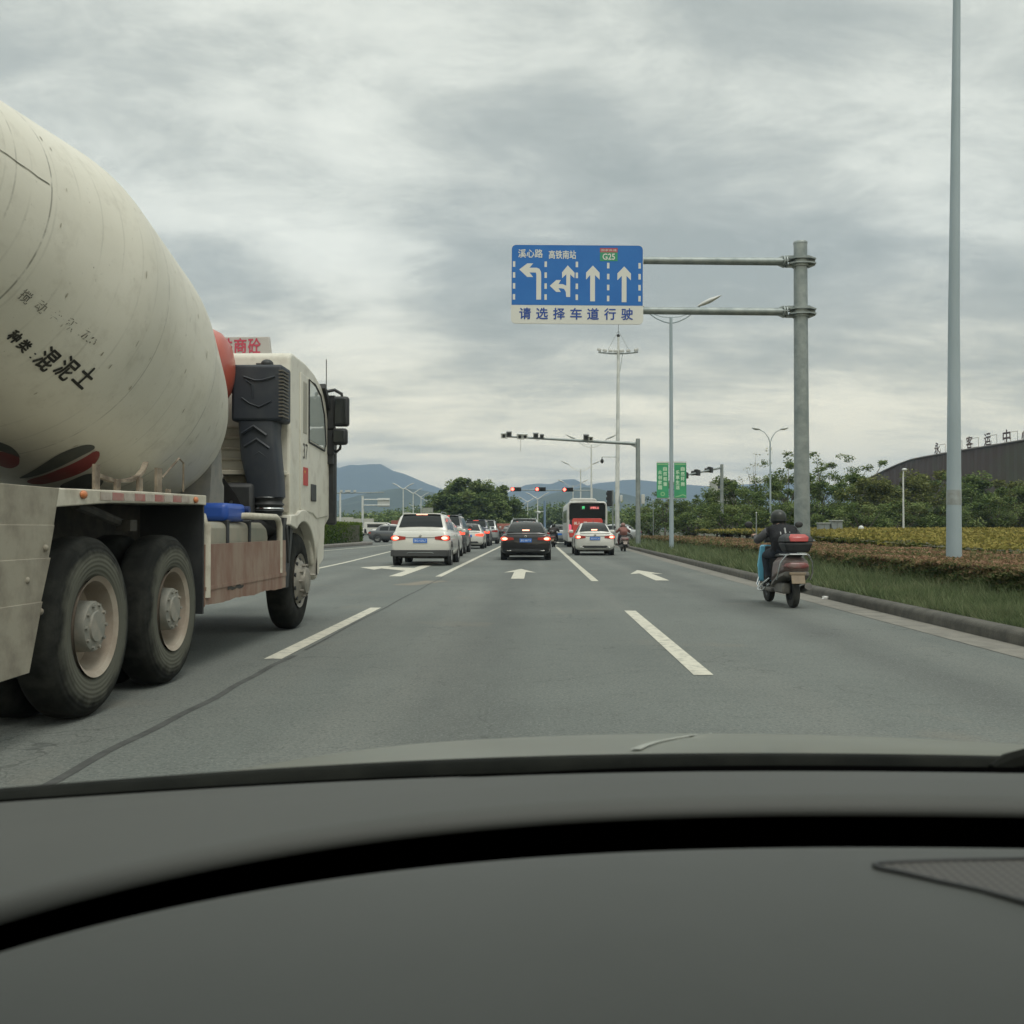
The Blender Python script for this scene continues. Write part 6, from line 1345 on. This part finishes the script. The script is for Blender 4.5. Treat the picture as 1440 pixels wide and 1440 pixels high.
def scooter(label, x, y, rz, shield, panelm, box=True, plate_m=None, detail=True, roll=0, name='scooter'):
    root = empty(name, (0, 0, 0), label, 'scooter')
    def tyre(yy, r_=.235):
        b = MB(); b.lathe([(.13, -.045), (.19, -.052), (r_*.95, -.042), (r_, -.015), (r_, .015), (r_*.95, .042), (.19, .052), (.13, .045)], (0, yy, r_), (1, 0, 0), 30); t_ = b.build('wheel', M['rubber'], root, world=False)
        b = MB(); b.lathe([(.135, -.04), (.11, -.02), (.04, -.05), (.04, .05), (.11, .02), (.135, .04)], (0, yy, r_), (1, 0, 0), 18); b.build('rim', M['dark_metal'], t_, world=False)
    tyre(-.42); tyre(.86)
    BRN = mat('dusty brown scooter panel', (.10, .07, .065), .5, 0, (.17, .13, .115), 5, coat=.2); BRZ = mat('dusty red tail lens', (.20, .05, .05), .35, 0, (.2, .13, .12), 6)
    GRY = mat('dusty grey scooter plastic', (.10, .10, .095), .65, 0, (.17, .155, .135), 5)
    def sec(y_, w_, z0, z1): return [(-w_*.55, y_, z0), (-w_, y_, z0+(z1-z0)*.3), (-w_*.92, y_, z1-(z1-z0)*.2), (-w_*.6, y_, z1), (w_*.6, y_, z1), (w_*.92, y_, z1-(z1-z0)*.2), (w_, y_, z0+(z1-z0)*.3), (w_*.55, y_, z0)]
    b = MB(); b.loft([sec(-.66, .10, .58, .70), sec(-.60, .19, .50, .74), sec(-.40, .23, .42, .76), sec(-.1, .22, .32, .74), sec(.12, .17, .26, .60)]); b.build('tail_body', panelm or BRN, root, bevel=.01, world=False)
    b = MB(); b.loft([sec(-.685, .10, .60, .66), sec(-.665, .17, .585, .68), sec(-.55, .20, .585, .68)]); b.build('tail_light', BRZ, root, bevel=.01, world=False)
    b = MB(); b.loft([sec(-.64, .06, .49, .56), sec(-.60, .20, .46, .56), sec(-.35, .24, .38, .50), sec(.0, .22, .26, .38)]); b.build('lower_tail', GRY, root, bevel=.01, world=False)
    b = MB(); b.loft([sec(-.5, .13, .75, .80), sec(-.2, .16, .74, .81), sec(.15, .15, .72, .79), sec(.28, .10, .70, .76)]); b.build('seat', M['black_plastic'], root, bevel=.02, seg=3, world=False)
    b = MB(); b.prism([(-.18, .10), (.18, .10), (.2, .62), (-.2, .62)], .20, .26, 'z'); b.build('footboard', GRY, root, bevel=.02, world=False)
    b = MB(); b.loft([[(-.24, .58, .34), (.24, .58, .34), (.2, .70, .34), (-.2, .70, .34)], [(-.27, .56, .60), (.27, .56, .60), (.20, .74, .60), (-.20, .74, .60)], [(-.22, .60, .92), (.22, .60, .92), (.13, .74, .92), (-.13, .74, .92)]]); lsh = b.build('leg_shield', shield, root, bevel=.03, seg=3, world=False)
    b = MB(); b.loft([[(-.16, .565, .36), (.19, .565, .36), (.19, .60, .36), (-.16, .60, .36)], [(-.17, .545, .60), (.21, .545, .60), (.21, .60, .60), (-.17, .60, .60)], [(-.13, .585, .90), (.17, .585, .90), (.17, .62, .90), (-.13, .62, .90)]]); b.build('inner_shield', M['black_plastic'], lsh, bevel=.01, world=False)
    b = MB(); b.loft([[(-.07, .72, .42), (.07, .72, .42), (.06, 1.0, .40), (-.06, 1.0, .40)], [(-.08, .76, .50), (.08, .76, .50), (.05, .98, .47), (-.05, .98, .47)]]); b.build('front_fender', shield, root, bevel=.02, world=False)
    b = MB(); b.tube([(0, .86, .24), (0, .70, .60), (0, .60, .98)], .03, 8); b.tube([(-.34, .53, 1.05), (-.2, .58, 1.04), (0, .61, 1.02), (.2, .58, 1.04), (.34, .53, 1.05)], .016, 8); b.build('handlebar', M['dark_metal'], root, world=False)
    b = MB(); b.loft([[(-.15, .56, .97), (.15, .56, .97), (.12, .74, .95), (-.12, .74, .95)], [(-.12, .58, 1.09), (.12, .58, 1.09), (.09, .72, 1.08), (-.09, .72, 1.08)]]); b.build('dashboard_cowl', M['black_plastic'], root, bevel=.02, world=False)
    for s in (1, -1):
        b = MB(); b.ell((s*.40, .56, 1.24), (.065, .02, .05), 14, 10); b.tube([(s*.26, .57, 1.05), (s*.34, .57, 1.16), (s*.40, .57, 1.22)], .008, 6); b.build('mirror', M['black_plastic'], root, world=False)
    b = MB(); b.box((0, -.69, .44), (.20, .015, .15), rx=R(-20)); pl_ = b.build('mudguard', plate_m or mat('dusty beige mudguard', (.27, .21, .14), .7, 0, (.20, .16, .12), 5), root, bevel=.01, world=False)
    b = MB(); b.box((0, -.655, .515), (.24, .06, .04)); b.build('mudguard_top', plate_m or _mats['dusty beige mudguard'], pl_, bevel=.01, world=False)
    b = MB(); b.tube([(.15, -.05, .24), (.17, -.3, .26), (.17, -.62, .33)], [.03, .05, .055], 12); b.build('exhaust', GRY, root, world=False)
    b = MB(); b.box((-.12, -.3, .29), (.13, .45, .16)); b.build('engine_case', GRY, root, bevel=.03, world=False)
    if detail:
        b = MB(); b.tube([(-.17, -.35, .79), (-.18, -.62, .79), (-.12, -.70, .80), (.12, -.70, .80), (.18, -.62, .79), (.17, -.35, .79)], .012, 8); b.build('guard_rail', M['chrome'], root, world=False)
        for s in (1, -1): b = MB(); b.tube([(s*.16, -.66, .79), (s*.235, -.62, .68), (s*.255, -.55, .52), (s*.25, -.45, .42)], .012, 8); b.build('guard_rail', M['chrome'], root, world=False)
        for s in (1, -1): b = MB(); b.tube([(s*.22, .05, .42), (s*.30, .1, .34), (s*.30, .3, .26), (s*.29, .5, .30), (s*.22, .62, .42)], .013, 8); b.tube([(s*.22, .02, .34), (s*.29, .2, .22), (s*.29, .45, .22), (s*.22, .6, .34)], .012, 8); b.build('foot_guard', M['chrome'], root, world=False)
    if box:
        b = MB(); b.loft([[(x_*.165, -.56+y_*.14, .83) for x_, y_ in ((-1, -1), (1, -1), (1, 1), (-1, 1))], [(x_*.215, -.56+y_*.18, .97) for x_, y_ in ((-1, -1), (1, -1), (1, 1), (-1, 1))]]); bx_ = b.build('top_box', M['black_plastic'], root, bevel=.03, seg=3, world=False)
        b = MB(); b.loft([[(x_*.218, -.56+y_*.183, .975) for x_, y_ in ((-1, -1), (1, -1), (1, 1), (-1, 1))], [(x_*.20, -.56+y_*.16, 1.06) for x_, y_ in ((-1, -1), (1, -1), (1, 1), (-1, 1))], [(x_*.14, -.56+y_*.10, 1.10) for x_, y_ in ((-1, -1), (1, -1), (1, 1), (-1, 1))]]); b.build('box_lid', M['black_plastic'], bx_, bevel=.02, seg=3, world=False)
        b = MB(); b.loft([[(-.13, -.748, .985), (.13, -.748, .985), (.13, -.70, .985), (-.13, -.70, .985)], [(-.15, -.726, 1.055), (.15, -.726, 1.055), (.15, -.69, 1.055), (-.15, -.69, 1.055)], [(-.11, -.668, 1.098), (.11, -.668, 1.098), (.11, -.64, 1.09), (-.11, -.64, 1.09)]]); b.build('box_reflector', mat('red reflector lens', (.36, .035, .03), .25, coat=.4), bx_, bevel=.01, world=False)
    root.location = (x, y, 0); root.rotation_euler = (0, roll, rz); return root
SKYB = mat('light blue scooter fairing', (.16, .50, .70), .35, 0, (.14, .42, .60), 3, coat=.3)
RX, RY_, RRZ = 3.81, 15.35, R(2.5)
scooter('dusty brown scooter with blue leg shield and black top box by the kerb', RX, RY_, RRZ, SKYB, None)
rider('person in a black jacket and dark helmet riding the near scooter', RX, RY_, RRZ, M['jacket'], M['sleeve'], M['jeans'], lean=-.02)
# two more riders among the waiting traffic
scooter('small brown scooter waiting at the kerb right of the white sedan', 4.55, 51.5, R(2), mat('dark red fairing', (.12, .04, .035), .4), None, box=False, plate_m=mat('pale number plate', (.32, .27, .24), .6), detail=False)
rider('person in a dusty red top seated on the small scooter right of the white sedan', 4.55, 51.5, R(2), mat('faded red cloth', (.20, .09, .075), .85), mat('faded red cloth', (.20, .09, .075), .85), M['jeans'], hatm=mat('pink brown helmet', (.22, .12, .10), .4), detail=False)
scooter('dark scooter between the brown black sedan and the red bus', 1.14, 63.5, R(-6), M['black_plastic'], M['black_plastic'], box=False, detail=False)
rider('person in dark clothes on the scooter between the brown black sedan and the bus', 1.14, 63.5, R(-6), mat('dark brown cloth', (.035, .03, .028), .85), mat('dark brown cloth', (.035, .03, .028), .85), M['jeans'], hatm=M['helmet'], detail=False, wide=1.15)
# ------------------------------------------------------------------ the car the photograph was taken from
own = empty('own_car', (0, .6, .9), 'grey dashboard and bonnet of the car the view is taken from', 'car')
DASH = mat('grey dashboard skin', (.052, .056, .052), .62, 0, (.043, .047, .043), 3, .4, .7, bump=.12, bscale=900, spec=.5)
DASH2 = mat('grey rear dashboard skin', (.050, .053, .048), .62, 0, (.042, .045, .04), 3, .4, .7, bump=.12, bscale=900, spec=.5)
GAP = mat('painted trench shade', (.0015, .0015, .0015), .95, spec=0)  # near-black colour paints in the shade of the dashboard trench
SEAL = mat('windscreen rubber seal', (.006, .007, .006), .9, 0, (.011, .012, .010), 20, spec=.08)
PXS = np.array([-500, -300, -150, 0, 100, 200, 300, 400, 500, 600, 720, 800, 900, 1000, 1100, 1250, 1440, 1600, 1800])
def onz(px, py, z):    # where the sight line through a pixel meets the height z
    d = at(px, py, 1.0)-Vector((0, 0, H)); return Vector((0, 0, H))+d*((z-H)/d.z)
def pyc(xs_, ys_): return lambda px: float(np.interp(px, xs_, ys_))
def smooth_curve(pts):
    x_, y_ = zip(*pts); c = np.polyfit(np.array(x_)/1440, y_, 4); return lambda px: float(np.polyval(c, px/1440))
pad = smooth_curve([(-500, 1550), (-250, 1430), (0, 1341), (200, 1288), (400, 1248), (600, 1221), (720, 1209), (900, 1199), (1100, 1194.5), (1300, 1193.5), (1440, 1194), (1800, 1200)])
lip = smooth_curve([(-500, 1500), (-250, 1390), (0, 1301), (200, 1244), (400, 1204), (600, 1175), (720, 1164), (900, 1155), (1100, 1150), (1300, 1148), (1440, 1148), (1800, 1152)])
cow = smooth_curve([(-500, 1160), (0, 1130), (200, 1113.5), (400, 1102.5), (600, 1094.5), (720, 1090.5), (900, 1087), (1100, 1086), (1300, 1086.5), (1440, 1088), (1800, 1094)])
sea = smooth_curve([(-500, 1145), (0, 1114), (200, 1096), (400, 1084), (600, 1073.5), (720, 1068.5), (900, 1064.5), (1100, 1063.5), (1300, 1065), (1440, 1067), (1800, 1074)])
ZP = 1.010
PXF = np.linspace(-500, 1800, 70)
edge = [onz(px, pad(px), ZP) for px in PXF]
# near pad: rolls over its far edge into the trench, and comes back towards the camera
rows_ = []
for dy, dz in ((.012, -.12), (.012, -.012), (.009, -.004), (.004, -.0008), (-.004, .0), (-.03, .0022), (-.07, .0026), (-.11, .001), (-.16, -.004), (-.22, -.014), (-.30, -.032)):
    rows_.append([(p.x*(1+dy*.5), p.y+dy-(.0), ZP+dz) for p in edge])
b = MB(); b.loft(rows_, cap=False, closed=False); padb = b.build('dashboard_pad', DASH, own, smooth=80)
ZL = 1.008
e1 = [onz(px, lip(px), ZL-.011) for px in PXF]; e2 = [onz(px, cow(px), .988) for px in PXF]
rows_ = []
rows_.append([(p.x, p.y+.14, ZL-.10) for p in e1]); rows_.append([(p.x, p.y+.14, ZL-.012) for p in e1]); rows_.append([(p.x, p.y+.004, ZL-.014) for p in e1])
for a_ in (0, 18, 36, 54, 72, 90): rows_.append([(p.x, p.y+.013*(1-math.cos(R(a_))), ZL-.011+.011*math.sin(R(a_))) for p in e1])
for t in (.3, .6, .85, 1.0): rows_.append([(p+Vector((0, .013, .011))).lerp(q, t)+Vector((0, 0, .006*math.sin(math.pi*t))) for p, q in zip(e1, e2)])
rows_.append([(p.x*1.01, p.y+.03, p.z-.03) for p in e2])
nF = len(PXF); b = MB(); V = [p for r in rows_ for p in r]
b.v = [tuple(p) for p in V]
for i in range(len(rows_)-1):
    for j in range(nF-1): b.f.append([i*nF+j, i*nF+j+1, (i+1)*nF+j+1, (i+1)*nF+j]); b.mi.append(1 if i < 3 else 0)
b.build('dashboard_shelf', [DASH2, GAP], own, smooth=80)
b = MB(); b.loft([[(p.x, p.y+.013, ZP-.005) for p in edge], [(p.x, p.y+.013, .86) for p in edge], [(p.x, p.y+.2, .86) for p in edge], [(p.x, p.y+.2, .985) for p in edge]], cap=False, closed=False); b.build('trench_shade_lining', GAP, own, smooth=0)
s1 = [onz(px, cow(px)+2, .984)+Vector((0, .012, 0)) for px in PXF]
rows_ = []
s2 = []
for px, p in zip(PXF, s1):
    q = at(px, sea(px), p.y+.012); s2.append(q)
rows_ = [s1, [p.lerp(q, .5)+Vector((0, -.003, 0)) for p, q in zip(s1, s2)], [p.lerp(q, .9)+Vector((0, -.001, 0)) for p, q in zip(s1, s2)], s2, [q+Vector((0, .02, -.002)) for q in s2], [q+Vector((0, .06, -.05)) for q in s2]]
b = MB(); b.loft(rows_, cap=False, closed=False); b.build('windscreen_seal', SEAL, own, smooth=70)
# bonnet
BON = mat('grey green bonnet paint', (.145, .152, .125), .4, .0, (.115, .118, .095), 3, .4, .7, coat=.25, spec=.5)
def bz(x, y): 
    d = y-1.45; f = -.205*d-.078*d*d if y < 1.45 else -.205*d-.16*d*d
    return .884+f-.085*(x-.27)**2-.10*max(0, -.15-x)**1.5
xs_ = np.linspace(-.62, 1.3, 40); ysn = np.linspace(.84, 2.15, 30)
b = MB(); V = [(x, y, bz(x, y)) for y in ysn for x in xs_]; n_ = len(xs_)
b.add(V, [(j*n_+i, j*n_+i+1, (j+1)*n_+i+1, (j+1)*n_+i) for j in range(len(ysn)-1) for i in range(n_-1)])
b.add([(x, 2.15, bz(x, 2.15)-d) for d in (0, .3) for x in xs_], [(i, i+1, n_+i+1, n_+i) for i in range(n_-1)])
bon = b.build('bonnet', BON, own, smooth=80)
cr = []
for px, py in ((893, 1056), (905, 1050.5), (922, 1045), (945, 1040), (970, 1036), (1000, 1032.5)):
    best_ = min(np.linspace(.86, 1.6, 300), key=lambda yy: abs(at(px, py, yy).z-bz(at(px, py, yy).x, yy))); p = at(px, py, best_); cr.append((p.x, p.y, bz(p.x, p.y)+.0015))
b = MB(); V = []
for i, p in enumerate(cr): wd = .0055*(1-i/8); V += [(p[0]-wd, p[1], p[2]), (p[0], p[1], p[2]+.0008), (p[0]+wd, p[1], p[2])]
b.add(V, [(3*i+k, 3*i+k+1, 3*i+k+4, 3*i+k+3) for i in range(len(cr)-1) for k in (0, 1)]); b.build('crease_glint', mat('painted crease glint', (.40, .41, .37), .3, coat=.5), bon, smooth=80)  # pale colour paints the bright reflection along the crease
b = MB(); q = at(1440, 1075, .80); b.tube([at(1395, 1082, .80), at(1420, 1074, .81), at(1460, 1068, .82), at(1600, 1066, .84)], [.004, .009, .012, .012], 8); b.build('wiper_arm', SEAL, own)
# speaker grille in the pad
def padz(p): return ZP+.004
gp = [onz(px, py, ZP+.0035) for px, py in ((1228, 1217), (1236, 1214.5), (1260, 1213), (1340, 1210), (1440, 1208.5), (1620, 1207), (1620, 1330), (1500, 1287), (1440, 1268), (1380, 1252), (1320, 1239), (1265, 1226), (1240, 1221)) ]
gm = bpy.data.materials.new('perforated speaker grille'); gm.use_nodes = True; t = gm.node_tree; bs = t.nodes['Principled BSDF']; bs.inputs['Roughness'].default_value = .6
tcn = t.nodes.new('ShaderNodeTexCoord'); vo = t.nodes.new('ShaderNodeTexVoronoi'); vo.inputs['Scale'].default_value = 210; vo.inputs['Randomness'].default_value = 0.0; t.links.new(tcn.outputs['Object'], vo.inputs['Vector'])
mr_ = t.nodes.new('ShaderNodeMapRange'); mr_.inputs['From Min'].default_value = .25; mr_.inputs['From Max'].default_value = .45; t.links.new(vo.outputs['Distance'], mr_.inputs['Value'])
mxn = t.nodes.new('ShaderNodeMix'); mxn.data_type = 'RGBA'; mxn.inputs[6].default_value = (.012, .012, .011, 1); mxn.inputs[7].default_value = (.060, .056, .050, 1); t.links.new(mr_.outputs[0], mxn.inputs[0]); t.links.new(mxn.outputs[2], bs.inputs['Base Color'])
b = MB(); b.loft([[p for p in gp], [p-Vector((0, 0, .004)) for p in gp]]); b.build('speaker_grille', gm, padb, smooth=0)
b = MB(); b.tube([p+Vector((0, 0, .0002)) for p in gp+gp[:1]], .0011, 6); b.build('grille_rim', M['black_plastic'], padb)

# the cabin round the camera: roof, pillars, doors, rear screen panel
SHELL = mat('dark cabin trim', (.05, .052, .05), .8); ROOFP = mat('grey roof paint', (.14, .148, .12), .4, coat=.3)
b = MB(); b.loft([[(x, y, z) for x, z in ((-1.02, zz-.06), (-.85, zz), (-.15, zz+.03), (.55, zz), (.74, zz-.06), (.74, zz-.09), (.55, zz-.035), (-.15, zz-.005), (-.85, zz-.035), (-1.02, zz-.09))] for y, zz in ((.20, 1.40), (.0, 1.44), (-.5, 1.47), (-1.2, 1.45), (-1.8, 1.38))])
b.build('roof', ROOFP, own, smooth=50)
for s_, xx in ((-1, -1.02), (1, .74)):
    b = MB(); b.tube([(xx+s_*.03, .92, .96), (xx+s_*.02, .6, 1.14), (xx, .20, 1.34)], .035, 8); b.build('windscreen_pillar', SHELL, own)
    b = MB(); b.box((xx, -.55, 1.16), (.05, .14, .46)); b.build('door_pillar', SHELL, own, bevel=.02)
    b = MB(); b.loft([[(xx-s_*.02, y, .3), (xx+s_*.05, y, .5), (xx+s_*.05, y, .8), (xx, y, .95), (xx-s_*.06, y, .95), (xx-s_*.08, y, .3)] for y in (-1.8, .9)]); b.build('door', ROOFP, own, bevel=.02)
b = MB(); b.box((-.14, -1.85, .9), (1.7, .08, 1.0)); b.build('rear_panel', SHELL, own, bevel=.03)
b = MB(); b.box((-.14, -.5, .32), (1.7, 2.7, .06)); b.build('cabin_floor', SHELL, own)
